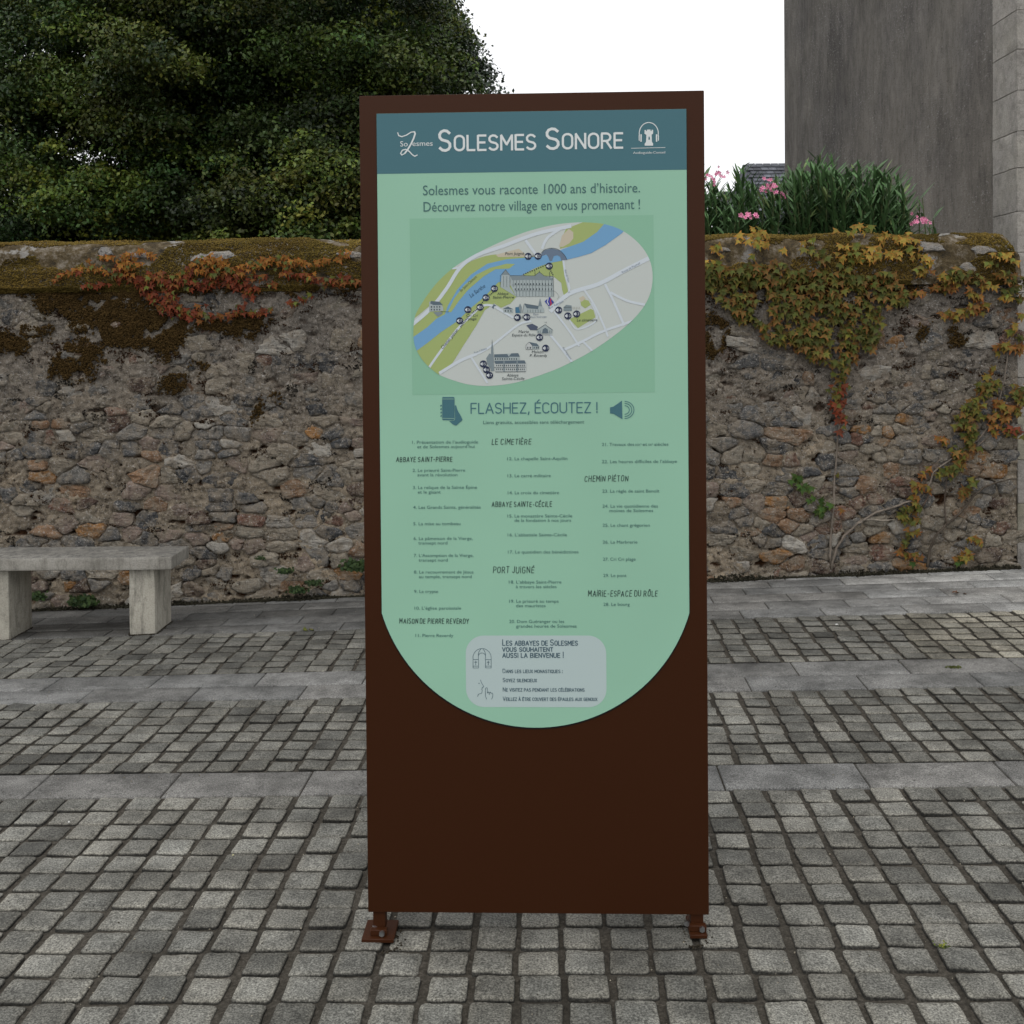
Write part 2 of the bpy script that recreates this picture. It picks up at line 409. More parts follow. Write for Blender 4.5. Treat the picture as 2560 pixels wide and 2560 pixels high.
# ================================================================ STONE WALL
WY = 7.02; WX0, WX1 = -4.9, 3.165; WTOP = 1.9
wall = tag(empty('stone_wall', (0, WY, 0)), 'old rubble stone wall with mossy coping running behind the sign and the bench', 'wall')
# mortar face: a displaced relief
def wrel(x, z): return .012*noise.noise(Vector((x*3, 0, z*3)))+.006*noise.noise(Vector((x*11, 5, z*14)))
def wfine(x, z): return .010*noise.noise(Vector((x*24, 9, z*34)))+.007*noise.noise(Vector((x*55, 3, z*60)))
st = .0105; gx = np.arange(WX0, WX1+.001, st); gz = np.arange(-.25, 2.0, st)

def mort(x, z):
    lo = 1-sstep(.75, 1.45, z+.3*noise.noise(Vector((x*1.5, 0, z*2))))
    hole = noise.noise(Vector((x*6.5, 1, z*17)))+.45*noise.noise(Vector((x*19, 4, z*38))); dk = sstep(.40, .52, hole)*(.45+.55*lo)
    y = -wrel(x, z)-wfine(x, z)-.008*noise.noise(Vector((x*8, 6, z*11)))+.004*lo+.034*dk
    return y, dk
V = []; MC = []
for z in gz:
    for x in gx:
        y, dk = mort(float(x), float(z)); V.append((x, y, z)); MC.append((1-.72*dk, 1-.84*dk, 1-.90*dk))
n1 = len(gx)
F = [(j*n1+i, j*n1+i+1, (j+1)*n1+i+1, (j+1)*n1+i) for j in range(len(gz)-1) for i in range(n1-1)]
b0 = len(V); V += [(WX0, .4, -.25), (WX1, .4, -.25), (WX1, .4, gz[-1]), (WX0, .4, gz[-1])]
tl_, tr_ = (len(gz)-1)*n1, len(gz)*n1-1
F += [(b0+1, b0, b0+3, b0+2), (n1-1, b0+1, b0+2, tr_), (b0, 0, tl_, b0+3), (tl_, tr_, b0+2, b0+3)]
MC += [(1, 1, 1)]*4; link('mortar', npmesh('mortar', V, F, M_MORTAR, MC, True), wall)
# rubble stones: squashed Voronoi cells in rough courses
AX = .60
seeds = []; z = -.10; rr = random.Random(11)
while z < 1.93:
    h = rr.choice((.045, .06, .075, .09, .11, .13))*rr.uniform(.9, 1.1); x = WX0-.1+rr.uniform(0, .1)
    while x < WX1+.1:
        wd = rr.choice((.04, .06, .08, .10, .13, .17, .24, .32))*rr.uniform(.85, 1.15)
        zz = z+h/2+rr.uniform(-.03, .03)
        if wd < .1 and h > .09 and rr.random() < .5:
            seeds.append((x+wd/2, z+h*.25)); seeds.append((x+wd/2+rr.uniform(-.02, .02), z+h*.75))
        else: seeds.append((x+wd/2, zz))
        x += wd
    z += h
S = np.array(seeds)*np.array((AX, 1.0))
def cell(i):
    c = S[i]; d = np.sum((S-c)**2, 1); nb = np.argsort(d)[1:20]
    poly = [(c[0]-.13, c[1]-.13), (c[0]+.13, c[1]-.13), (c[0]+.13, c[1]+.13), (c[0]-.13, c[1]+.13)]
    for j in nb:
        mpt = (S[j]+c)/2; n = S[j]-c; outp = []
        for k in range(len(poly)):
            a = poly[k]; b = poly[(k+1) % len(poly)]
            da = (a[0]-mpt[0])*n[0]+(a[1]-mpt[1])*n[1]; db = (b[0]-mpt[0])*n[0]+(b[1]-mpt[1])*n[1]
            if da <= 0: outp.append(a)
            if da*db < 0: t = da/(da-db); outp.append((a[0]+(b[0]-a[0])*t, a[1]+(b[1]-a[1])*t))
        poly = outp
        if len(poly) < 3: return None
    return [(p[0]/AX, p[1]) for p in poly]
PAL = [((.066, .068, .070), 5), ((.110, .110, .108), 6), ((.165, .157, .142), 6), ((.215, .188, .145), 7), ((.265, .235, .185), 5),
       ((.28, .140, .048), 2.6), ((.235, .140, .080), 4), ((.155, .085, .060), 1.5), ((.210, .160, .130), 4.5), ((.085, .055, .042), 2.5), ((.34, .32, .28), 2.5)]
stones = []
for i in range(len(S)):
    p = cell(i)
    if not p: continue
    cx = sum(a[0] for a in p)/len(p); cz = sum(a[1] for a in p)/len(p)
    if not (WX0+.03 < cx < WX1-.02 and cz < 1.9): continue
    rr = random.Random(i*3+1)
    if rr.random() < (.14 if cz < 1.1 else .30): continue
    sh = rr.uniform(-.004, .007)
    # resample outline to K points by ray casting, with roughness
    K = 22; ring = []
    for k in range(K):
        a = 2*math.pi*k/K; dx, dz = math.cos(a), math.sin(a)*.8; best = 1e9
        for q in range(len(p)):
            x1, z1 = p[q][0]-cx, p[q][1]-cz; x2, z2 = p[(q+1) % len(p)][0]-cx, p[(q+1) % len(p)][1]-cz
            den = dx*(z2-z1)-dz*(x2-x1)
            if abs(den) < 1e-12: continue
            t = (x1*(z2-z1)-z1*(x2-x1))/den; u = (x1*dz-z1*dx)/den
            if t > 0 and -1e-6 <= u <= 1+1e-6: best = min(best, t)
        if best > .5: best = .05
        best = max(.012, best-sh); best *= 1+.22*noise.noise(Vector((math.cos(a)*1.8, math.sin(a)*1.8, i*1.7)))+rr.uniform(-.11, .11)
        ring.append((dx*best, dz*best))
    # smooth the corners a touch
    ring = ring if i % 5 else [((ring[k-1][0]+4*ring[k][0]+ring[(k+1) % K][0])/6, (ring[k-1][1]+4*ring[k][1]+ring[(k+1) % K][1])/6) for k in range(K)]
    area = abs(sum(ring[k][0]*ring[(k+1) % K][1]-ring[(k+1) % K][0]*ring[k][1] for k in range(K)))/2
    if area < .0009: continue
    prot = rr.choice((.000, .003, .006, .009, .013, .018))*rr.uniform(.8, 1.2) - (.004 if cz > 1.15 else 0); V = []; tx, tz = rr.uniform(-.08, .08), rr.uniform(-.10, .10)
    for (sc_, dep) in ((1.0, .05), (1.0, .016), (.93, .002-prot*.7), (.70, -prot), (.36, -prot*1.05)):
        for (x, zz) in ring:
            nn = (noise.noise(Vector((cx+x*sc_, i, cz+zz*sc_))*26)*.011+x*tx+zz*tz) if sc_ < 1 else 0
            V.append((x*sc_, dep+nn, zz*sc_))
    V.append((0, -prot+noise.noise(Vector((i, 0, 0)))*.005, 0)); F = []
    for L in range(4):
        for k in range(K): F.append((L*K+(k+1) % K, L*K+k, (L+1)*K+k, (L+1)*K+(k+1) % K))
    for k in range(K): F.append((4*K+(k+1) % K, 4*K+k, 5*K))
    F = [f[::-1] for f in F]
    pal = rr.choices([c for c, _ in PAL], [wt*(.45 if (cz > 1.15 and c[0] > c[2]*1.6) else 1) for c, wt in PAL])[0]
    g = rr.uniform(.82, 1.2)
    if cz > 1.2: g *= .85
    cc = tuple(v*g for v in pal)
    off = -wrel(cx, cz)
    pp = proj((cx, WY, cz)); vis = 0 < pp[0] < 2560 and not (905 < pp[0] < 1765) and not (pp[0] < 450 and pp[1] > 1360 and False)
    stones.append((area if vis else area*.01, cx, off, cz, V, F, cc))
stones.sort(key=lambda a: -a[0])
sv = []; sf = []; scol = []; base = 0
for n, (ar, cx, off, cz, V, F, cc) in enumerate(stones):
    if n < 300:
        link('stone', npmesh('stone', V, F, M_STONE, None, n % 3 == 0), wall, loc=(cx, off, cz), color=cc)
    else:
        sv += [(v[0]+cx, v[1]+off, v[2]+cz) for v in V]; sf += [tuple(k+base for k in f) for f in F]; scol += [cc]*len(V); base += len(V)
tag(link('rubble', npmesh('rubble', sv, sf, M_STONE, scol, True), wall), kind='stuff')
# coping: rounded mortar cap
def cop_prof(t):          # t 0..1 from under the lip to the back
    pts = [(0.0, 1.90), (-.010, 1.885), (-.022, 1.92), (-.030, 2.02), (-.018, 2.12), (.03, 2.185), (.12, 2.220), (.3, 2.215), (.42, 2.14), (.44, 1.9)]
    u = t*(len(pts)-1); i = min(int(u), len(pts)-2); f = u-i
    return pts[i][0]*(1-f)+pts[i+1][0]*f, pts[i][1]*(1-f)+pts[i+1][1]*f
gx = np.arange(WX0, WX1+.03, .016); NT = 46; V = []
def cop_pt(x, t):
    y, z = cop_prof(t); n = noise.noise(Vector((x*2.2, t*4, 0)))*.022+noise.noise(Vector((x*8, t*14, 3)))*.012+noise.noise(Vector((x*30, t*44, 5)))*.005
    endf = 1-.35*sstep(WX1-.10, WX1+.02, x)**2
    zc = 1.9+(z-1.9)*endf
    s_ = math.sin(math.pi*min(1, max(0, (t-.05)/.95)))
    return Vector((x, y-n*(1 if t < .5 else .2), zc+n*s_*.8))
for x in gx:
    for k in range(NT+1): V.append(cop_pt(x, k/NT))
n2 = NT+1; F = [(i*n2+k, (i+1)*n2+k, (i+1)*n2+k+1, i*n2+k+1) for i in range(len(gx)-1) for k in range(NT)]
F += [tuple(range(n2)), tuple(range((len(gx)-1)*n2, len(gx)*n2))[::-1]]
link('coping', npmesh('coping', V, F, M_COPING, None, True), wall)
# coping stones set in the cap, showing bare between the moss
for (px, py, sx, sz) in ((262, 612, .05, .03), (340, 622, .09, .025), (545, 622, .10, .035), (500, 628, .06, .03), (880, 618, .09, .02), (1800, 605, .07, .02), (2190, 612, .06, .025), (2330, 600, .08, .03), (2460, 605, .08, .03), (2420, 650, .05, .04)):
    p = at(px, py, WY-.03); i = px; V = []; K = 12
    for (s_, dep) in ((1, .04), (1, .006), (.88, -.006), (.4, -.009)):
        for k in range(K):
            a = 2*math.pi*k/K; r_ = 1+.7*noise.noise(Vector((math.cos(a)*1.3, math.sin(a)*1.3, i)))+random.uniform(-.12, .12)
            V.append((math.cos(a)*sx*s_*r_, dep, math.sin(a)*sz*s_*r_))
    V.append((0, -.010, 0)); F = [(L*K+k, L*K+(k+1) % K, (L+1)*K+(k+1) % K, (L+1)*K+k) for L in range(3) for k in range(K)]+[(3*K+k, 3*K+(k+1) % K, 4*K) for k in range(K)]
    g = random.uniform(.24, .36)
    link('coping_stone', npmesh('coping_stone', V, F, M_STONE, None, False), wall, loc=(p.x, cop_pt(p.x, .40).y, p.z-.045), color=(g, g*.97, g*.92), rot=(-.25, 0, 0))
# moss: thousands of tiny cushions
def inpoly(x, y, P):
    c = False; j = len(P)-1
    for i in range(len(P)):
        if (P[i][1] > y) != (P[j][1] > y) and x < (P[j][0]-P[i][0])*(y-P[i][1])/(P[j][1]-P[i][1])+P[i][0]: c = not c
        j = i
    return c
OCT = np.array([(1, 0, 0), (-1, 0, 0), (0, 1, 0), (0, -1, 0), (0, 0, 1), (0, 0, -1)], float)
OF = np.array([(0, 2, 4), (2, 1, 4), (1, 3, 4), (3, 0, 4), (2, 0, 5), (1, 2, 5), (3, 1, 5), (0, 3, 5)])
def blobs(name, pts, mat, parent, kind='stuff'):
    P = np.array([p[0] for p in pts], float); r = np.array([p[1] for p in pts]); C = np.array([p[2] for p in pts])
    n = len(P); V = OCT[None]*r[:, None, None]*rng.uniform(.6, 1.4, (n, 6, 1))+P[:, None, :]+rng.normal(0, .15, (n, 6, 3))*r[:, None, None]
    Fa = (OF[None]+np.arange(n)[:, None, None]*6).reshape(-1, 3)
    o = link(name, npmesh(name, V.reshape(-1, 3), Fa, mat, np.repeat(C, 6, 0), True), parent)
    if kind: tag(o, kind=kind)
    return o
pts = []
for _ in range(95000):
    x = random.uniform(-3.6, WX1-.02); t = random.uniform(.1, .66)
    n = noise.noise(Vector((x*2.1, t*3.2, 20)))+.5*noise.noise(Vector((x*7, t*9, 25)))
    if n < -.28 + (.20 if x > 2.5 else 0): continue
    p = cop_pt(x, t); g = random.uniform(.65, 1.35)*(1+.9*noise.noise(Vector((x*1.7, t*5, 31))))
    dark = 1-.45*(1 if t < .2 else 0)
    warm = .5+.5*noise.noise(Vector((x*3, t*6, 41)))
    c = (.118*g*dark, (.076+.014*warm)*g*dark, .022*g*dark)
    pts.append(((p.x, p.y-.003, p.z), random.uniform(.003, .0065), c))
def k7(x, y): return (x*.47619, 560+y*.47619)
def r1(x, y): return (1740+x*.42443, 350+y*.42443)
def r2(x, y): return (1740+x*.42443, 900+y*.42443)
def r3(x, y): return (1740+x*.42443, 1380+y*.42443)
patches = [[k7(*q) for q in L] for L in (
    [(190, 335), (700, 325), (830, 450), (1000, 470), (1420, 480), (1330, 560), (1130, 580), (1000, 550), (930, 640), (880, 720), (700, 640), (590, 640), (420, 560), (330, 500), (250, 440)],
    [(270, 650), (430, 610), (560, 650), (530, 740), (430, 820), (290, 800)], [(-200, 560), (60, 570), (150, 600), (150, 660), (0, 700), (-200, 700)],
    [(850, 810), (980, 805), (980, 850), (880, 890), (850, 930)], [(1000, 735), (1110, 740), (1100, 780), (1000, 780)], [(130, 540), (270, 520), (270, 600), (150, 600)],
    [(1380, 900), (1500, 900), (1460, 930)], [(1310, 900), (1340, 910), (1390, 970), (1350, 1050), (1330, 980)])]
patches += [[k7(*q) for q in L] for L in ([(-200, 300), (400, 310), (900, 300), (1500, 320), (1890, 320), (1890, 345), (1500, 350), (900, 370), (150, 350), (-200, 345)], [(640, 540), (720, 560), (700, 620), (640, 610)])]
patches += [[r1(*q) for q in L] for L in ([(40, 1030), (170, 1040), (180, 1150), (110, 1270), (40, 1260)], [(60, 760), (1250, 770), (1250, 900), (700, 960), (60, 900)],
    [(1240, 790), (1500, 800), (1450, 880), (1260, 870)], [(1490, 1120), (1590, 1140), (1560, 1200), (1500, 1180)], [(1280, 1090), (1390, 1100), (1370, 1190), (1290, 1180)])]
for P in patches:
    x0, x1 = min(p[0] for p in P), max(p[0] for p in P); y0, y1 = min(p[1] for p in P), max(p[1] for p in P)
    for _ in range(int((x1-x0)*(y1-y0)*.30)):
        px, py = random.uniform(x0-10, x1+10), random.uniform(y0-10, y1+10)
        jx, jy = random.gauss(0, 7), random.gauss(0, 7)
        q = at(px, py, WY); ns = noise.noise(Vector((q.x*9, 2, q.z*9)))
        if not inpoly(px+jx+ns*34, py+jy+noise.noise(Vector((q.x*9, 7, q.z*9)))*26, P): continue
        if ns+.6*noise.noise(Vector((q.x*23, 3, q.z*23))) < -.30: continue
        g = random.uniform(.55, 1.25); c = (.058*g, .036*g, .013*g)
        pts.append(((q.x, WY-wrel(q.x, q.z)-.010-random.uniform(0, .006)-WY+WY, q.z), random.uniform(.0045, .009), c))
for _ in range(160000):
    x = random.uniform(-3.4, WX1-.02); z = random.uniform(.0, 1.88)
    n = noise.noise(Vector((x*5.5, 51, z*11)))+.6*noise.noise(Vector((x*17, 53, z*34)))
    if n < .43+.10*math.sin(z*2.2)+random.uniform(-.05, .05): continue
    g = random.uniform(.5, 1.4); c = (.036*g, .019*g, .010*g) if noise.noise(Vector((x*2, 9, z*2))) > -.1 else (.022*g, .020*g, .017*g)
    y, dk = mort(x, z); pts.append(((x, y-.006, z), random.uniform(.0028, .006), c))
pts = [((a[0], a[1]-WY if a[1] > 3 else a[1], a[2]), b, c) for a, b, c in pts]
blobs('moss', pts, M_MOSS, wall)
# soil and dirt gathered at the foot of the wall
pts = []
for _ in range(7000):
    x = random.uniform(-4.2, WX1); u = abs(random.gauss(0, 1)); a = .5+noise.noise(Vector((x*2.5, 0, 0)))
    y = 6.99-u*.018*a; zz = zg(x, 7)+random.uniform(-.01, .05)*max(.2, a)*math.exp(-u)
    g = random.uniform(.5, 1.3); pts.append(((x, y, zz), random.uniform(.004, .010), (.028*g, .026*g, .018*g)))
tag(blobs('soil', pts, M_MOSS, None), 'dark earth and moss gathered at the foot of the wall', 'soil')

# ================================================================ BUILDINGS BEHIND THE WALL
BY1 = 7.45; CX = at(2542, 300, BY1).x; BQ = CX*FPX/(2482-1280)-BY1; BY2 = CX*FPX/(1962-1280)
ab = tag(empty('stone_building', (CX, BY1, 0)), 'tall building at the right edge: grey-brown rendered side wall and pale limestone block front corner', 'building')
bm_ = MB(); box(bm_, .012, 5, BQ, BY2-BY1, -.3, 8.2); bm_.build('side_wall', M_RENDER, ab)
bm_ = MB(); box(bm_, .02, 4.98, .006, BQ-.001, -.3, 8.19, (.62, .60, .56)); bm_.build('backing', M_ASHLAR, ab, color=(.42, .41, .39))
bm_ = MB(); bm_.add([(-.15, -.2, 8.2), (5.2, -.2, 8.2), (5.2, BY2-BY1+.2, 8.2), (-.15, BY2-BY1+.2, 8.2), (-.15, 2.8, 10.4), (5.2, 2.8, 10.4)], [(0, 1, 5, 4), (2, 3, 4, 5), (0, 4, 3), (1, 2, 5), (0, 3, 2, 1)], (.06, .065, .075)); bm_.build('roof', M_SLATE, ab)
zc = -.1; row = 0; ras = random.Random(5)
while zc < 7.4:
    h = ras.choice((.24, .27, .29, .26)); x = 0; first = [.34, .20][row % 2]
    while x < 2.3:
        l = first if x == 0 else ras.uniform(.32, .55)
        g = ras.uniform(.30, .335); wm = ras.random() < .12
        cc = (g*1.04, g*(.98), g*(.89 if not wm else .76))
        bevel_box('block', M_ASHLAR, x, x+l-.002, -.003-ras.uniform(0, .003),   .12 if x > 0 else BQ-.004, zc, zc+h-.0025, .003, ab, seg=1, cuts=3 if x < .6 and zc < 4.5 else 0, rough=.004, color=cc)
        x += l
    zc += h; row += 1
# slate-roofed house far behind
sh_ = tag(empty('slate_house', (0, 19, 0)), 'distant house with a steep dark slate roof just left of the rendered building', 'house')
a = at(1898, 374, 19); b = at(1985, 374, 19); zb = at(1898, 560, 19).z
mb = MB(); a2 = at(1888, 480, 19)
mb.add([(a2.x-.0, 0, zb-2), (b.x+1, 0, zb-2), (b.x+1, 5, zb-2), (a2.x, 5, zb-2), (a2.x, 0, zb), (b.x+1, 0, zb), (b.x+1, 5, zb), (a2.x, 5, zb)],
       [(0, 1, 5, 4), (1, 2, 6, 5), (2, 3, 7, 6), (3, 0, 4, 7), (4, 5, 6, 7)], (.25, .23, .2)); mb.build('wall', M_ASHLAR, sh_)
mb = MB(); mb.add([(a2.x-.05, -.05, zb), (b.x+1.2, -.05, zb), (b.x+1.2, 1.6, a.z), (a.x+.05, 1.6, a.z), (a2.x-.05, 3.3, zb), (b.x+1.2, 3.3, zb)],
                  [(0, 1, 2, 3), (3, 2, 5, 4), (0, 3, 4), (1, 5, 2), (0, 4, 5, 1)], (.075, .08, .095))
mb.build('roof', M_SLATE, sh_)
nrow = 16; mbs = MB()
for r in range(nrow):
    f0, f1 = r/nrow, (r+1)/nrow
    for q in range(16):
        x0 = a2.x+.0+q*.14+(r % 2)*.07; x1 = x0+.133
        lx = a2.x+(a.x-a2.x)*f0+.03
        if x0 < lx or x1 > b.x+1: continue
        g = random.uniform(.6, 1.5)
        def rp_(x, f, lift): return (x, -.05+1.65*f-lift, zb+(a.z-zb)*f+lift*.6)
        mbs.add([rp_(x0, f0, .03), rp_(x1, f0, .03), rp_(x1, f1+.01, .012), rp_(x0, f1+.01, .012)], [(0, 1, 2, 3)], (.085*g, .09*g, .105*g))
mbs.build('slates', M_SLATE, sh_)
lp = at(1845, 443, 19); lr = at(1900, 443, 19)
low = tag(empty('low_house', (0, 19.6, 0)), 'low dark roof showing beneath the oleander flowers, left of the steep slate roof', 'house')
mb = MB(); mb.add([(lp.x, 0, lp.z-1.2), (lr.x+.3, 0, lp.z-1.2), (lr.x+.3, 1.2, lp.z), (lp.x, 1.2, lp.z), (lp.x, 2.4, lp.z-1.2), (lr.x+.3, 2.4, lp.z-1.2)], [(0, 1, 2, 3), (3, 2, 5, 4), (0, 3, 4), (1, 5, 2)], (.07, .075, .085)); mb.build('roof', M_SLATE, low)
mb = MB(); box(mb, lp.x+.05, lr.x+.25, .05, 2.35, -.2, lp.z-1.2, (.24, .22, .19)); mb.build('wall', M_ASHLAR, low)

# ================================================================ TREES
def leaves_np(P, N, size, cols, asp=.62):
    """rhombic leaf quads at P with random facing biased to N"""
    n = len(P); a = rng.normal(0, 1, (n, 3)); a /= np.linalg.norm(a, axis=1)[:, None]
    nrm = N+a*.9; nrm /= np.linalg.norm(nrm, axis=1)[:, None]
    u = np.cross(nrm, rng.normal(0, 1, (n, 3))); u /= np.linalg.norm(u, axis=1)[:, None]; v = np.cross(nrm, u)
    s = (size*rng.uniform(.6, 1.3, n))[:, None]
    V = np.stack([P-u*s, P+v*s*asp+nrm*s*.15, P+u*s, P-v*s*asp+nrm*s*.15], 1).reshape(-1, 3)
    return V, np.arange(n*4).reshape(-1, 4), np.repeat(cols, 4, 0)
def tree(name, base, height, crowns, nclump, nleaf, size, pal, label, trunk_r=.2, limbs=6, seed=1, keep=None, fill=.3, csz=.36):
    g_ = np.random.default_rng(seed); rr = random.Random(seed)
    root = tag(empty(name, base), label, 'tree'); B = Vector(base)
    mb = MB(); top = Vector((rr.uniform(-.2, .2), rr.uniform(-.2, .2), height*.75))
    path = [Vector((0, 0, 0)).lerp(top, t)+Vector((.12*math.sin(t*5+seed), .1*math.cos(t*4), 0))*t for t in np.linspace(0, 1, 9)]
    tube(mb, path, [trunk_r*(1.25 if t == 0 else 1)*(1-.8*t) for t in np.linspace(0, 1, 9)], 10, (.035, .030, .024))
    tr = mb.build('trunk', M_BARK, root, True)
    for k in range(limbs):
        t0 = rr.uniform(.25, .8); s0 = Vector((0, 0, 0)).lerp(top, t0); c = rr.choice(crowns)
        e = Vector(c[0])-B+Vector((rr.uniform(-1, 1)*c[1][0], rr.uniform(-1, 1)*c[1][1], rr.uniform(-.7, .7)*c[1][2]))*.6
        mid = s0.lerp(e, .5)+Vector((0, 0, .3)); mb = MB()
        tube(mb, [s0, s0.lerp(mid, .5), mid, mid.lerp(e, .5), e], [trunk_r*.38, trunk_r*.26, trunk_r*.17, trunk_r*.08, .004], 7, (.035, .030, .024))
        mb.build('limb', M_BARK, tr)
    Ps = []; Ns = []; Cs = []; tot = sum(c[1][0]*c[1][1]*c[1][2] for c in crowns)
    for (cc, rad, lum) in crowns:
        k = int(nclump*1.45*rad[0]*rad[1]*rad[2]/tot); cc = np.array(cc); rad_ = np.array(rad)
        nb = max(3, k//16)
        for _b in range(nb):
            d = g_.normal(0, 1, 3); d /= np.linalg.norm(d)
            bc = cc+d*rad_*(fill+(1-fill)*g_.random()**.5); bl = g_.uniform(.5, 1.5); bp = g_.integers(len(pal)); br_ = g_.uniform(.45, .85)
            for _ in range(16):
                d2 = g_.normal(0, 1, 3); d2 /= np.linalg.norm(d2); ctr = bc+d2*np.array((br_, br_, br_*.5))*g_.random()**.4
                ctr[2] -= .25*np.hypot(ctr[0]-bc[0], ctr[1]-bc[1])
                if keep and not keep(ctr): continue
                cs = g_.uniform(.6, 1.3)*csz*.8*np.array((1.2, 1.2, .5)); m_ = int(nleaf*g_.uniform(.6, 1.3))
                q = np.clip(g_.normal(0, .42, (m_, 3)), -.8, .8); q = q*cs; q[:, 2] -= .5*np.hypot(q[:, 0], q[:, 1])
                Ps.append(q+ctr); nn = q/cs*.5+np.array((0, -.35, .9)); Ns.append(nn)
                base_c = np.array(pal[bp if g_.random() < .6 else g_.integers(len(pal))])*lum*bl*g_.uniform(.75, 1.3)
                Cs.append(base_c[None]*g_.uniform(.6, 1.5, (m_, 1))*np.stack([g_.uniform(.78, 1.15, m_), np.ones(m_), g_.uniform(.7, 1.1, m_)], 1))
    P = np.vstack(Ps); V, F, C = leaves_np(P, np.vstack(Ns), size, np.vstack(Cs))
    V = V-np.array(base)
    link('crown', npmesh('crown', V, F, M_TREE, C), root); return root
DG = [(.028, .052, .012), (.042, .070, .013), (.066, .092, .015), (.092, .110, .017), (.028, .054, .016), (.046, .074, .014)]
LG = [(.034, .055, .011), (.062, .082, .014), (.024, .040, .011), (.085, .090, .015), (.028, .044, .011)]
BG = [(.024, .046, .026), (.032, .054, .028), (.042, .064, .025)]
ZT = lambda px, py, Y: tuple(at(px, py, Y))
def keep_main(c):
    px, py = proj(c)
    for (x, y, r_) in ((95, 105, 34), (20, 165, 26), (190, 370, 40), (235, 390, 22), (10, 280, 20), (30, 480, 34), (160, 430, 22), (390, 455, 15)):
        if (px-x)**2+(py-y)**2 < r_*r_*.8: return False
    if 460 < px < 540 and 300 < py < 440 and c[1] < 14: return False
    return px < 1130+max(-60, py)*.5
tree('linden_tree', tuple(Vector((at(495, 500, 14).x, 14, 0))), 10,
     [((-3.9, 14, 5.6), (3.6, 2.6, 3.4), 1.0), ((-5.4, 13.6, 3.9), (2.3, 1.8, 1.7), 1.0), ((-5.6, 13.6, 2.8), (2.4, 1.4, .9), 1.0), ((-3.6, 14.2, 2.7), (1.5, 1.2, .8), .8), ((-2.3, 13.0, 5.2), (2.0, 1.6, 2.0), 1.15), ((-3.7, 15.6, 5.2), (3.3, 1.2, 3.4), .8), ((-3.9, 13.4, 5.4), (1.0, .8, 1.2), 1.0), ((-3.6, 12.6, 6.0), (.8, .7, .8), 1.0), ((-3.2, 13.2, 5.9), (1.4, 1.0, 1.3), 1.1), ((-3.2, 14.6, 3.6), (1.6, 1.0, 1.1), .8), ((-5.3, 14.8, 3.6), (1.8, .9, 1.2), .8)],
     4000, 170, .025, DG, 'large dark green tree with a thick trunk behind the left part of the wall', .30, 9, 3, keep_main)
tree('linden_tree', (-1.9, 12.3, 0), 4.2,
     [((-2.35, 12.4, 3.3), (1.15, 1.0, .95), 1.1), ((-1.7, 12.2, 2.9), (.9, .8, .8), 1.0), ((-2.6, 12.3, 2.6), (1.0, .9, .6), .9)],
     420, 190, .026, LG, 'brighter yellow-green tree low beside the left edge of the sign', .10, 5, 5, lambda c: proj(c)[0] < 1200)
tree('linden_tree', (-2.6, 17.5, 0), 10,
     [((-2.6, 17.5, 5.4), (2.5, 2.0, 3.0), 1.0), ((-1.1, 17.2, 4.6), (1.45, 1.3, 1.9), 1.0), ((-.75, 17, 4.3), (1.0, .8, .9), 1.0), ((-1.9, 17.3, 6.4), (1.3, 1.2, 1.4), 1.0)],
     1150, 150, .033, BG, 'bluish green tree farther back, its edge meeting the sky above the sign', .22, 6, 8, lambda c: proj(c)[0] < 1140+max(-60, proj(c)[1])*.50, csz=.34)
tree('linden_tree', (-7.6, 16.5, 0), 9,
     [((-7.4, 16.5, 4.6), (2.6, 2.0, 3.1), 1.0), ((-5.6, 16.8, 3.2), (2.2, 1.4, 1.3), .9), ((-3.6, 16.4, 2.9), (1.6, 1.2, 1.1), .8)],
     620, 170, .032, DG[:3], 'sparser dark tree at the left edge with sky showing through its leaves', .2, 6, 12, keep_main)

# ================================================================ OLEANDERS
def lance(mb, p, d, l, wd, droop, c):
    """long narrow leaf from p along d"""
    p = Vector(p); d = Vector(d).normalized(); s = d.cross(Vector((0, 0, 1))); s = s.normalized() if s.length > .01 else Vector((1, 0, 0))
    s = (s*random.uniform(.7, 1)+Vector((random.uniform(-.5, .5), random.uniform(-.5, .5), random.uniform(-.4, .4)))).normalized(); nrm = s.cross(d)
    V = []; prof = ((0, .12), (.25, .8), (.55, 1), (.8, .62), (1, 0))
    for (t, wq) in prof:
        q = p+d*l*t+Vector((0, 0, -1))*droop*t*t*l; V += [q-s*wd*wq+nrm*wd*.35*wq, q, q+s*wd*wq+nrm*wd*.35*wq]
    F = [(i*3+k, i*3+k+1, i*3+k+4, i*3+k+3) for i in range(4) for k in range(2)]
    cl = []
    for (t, wq) in prof: cl += [c, tuple(v*1.35 for v in c), c]
    mb.add(V, F, cl)
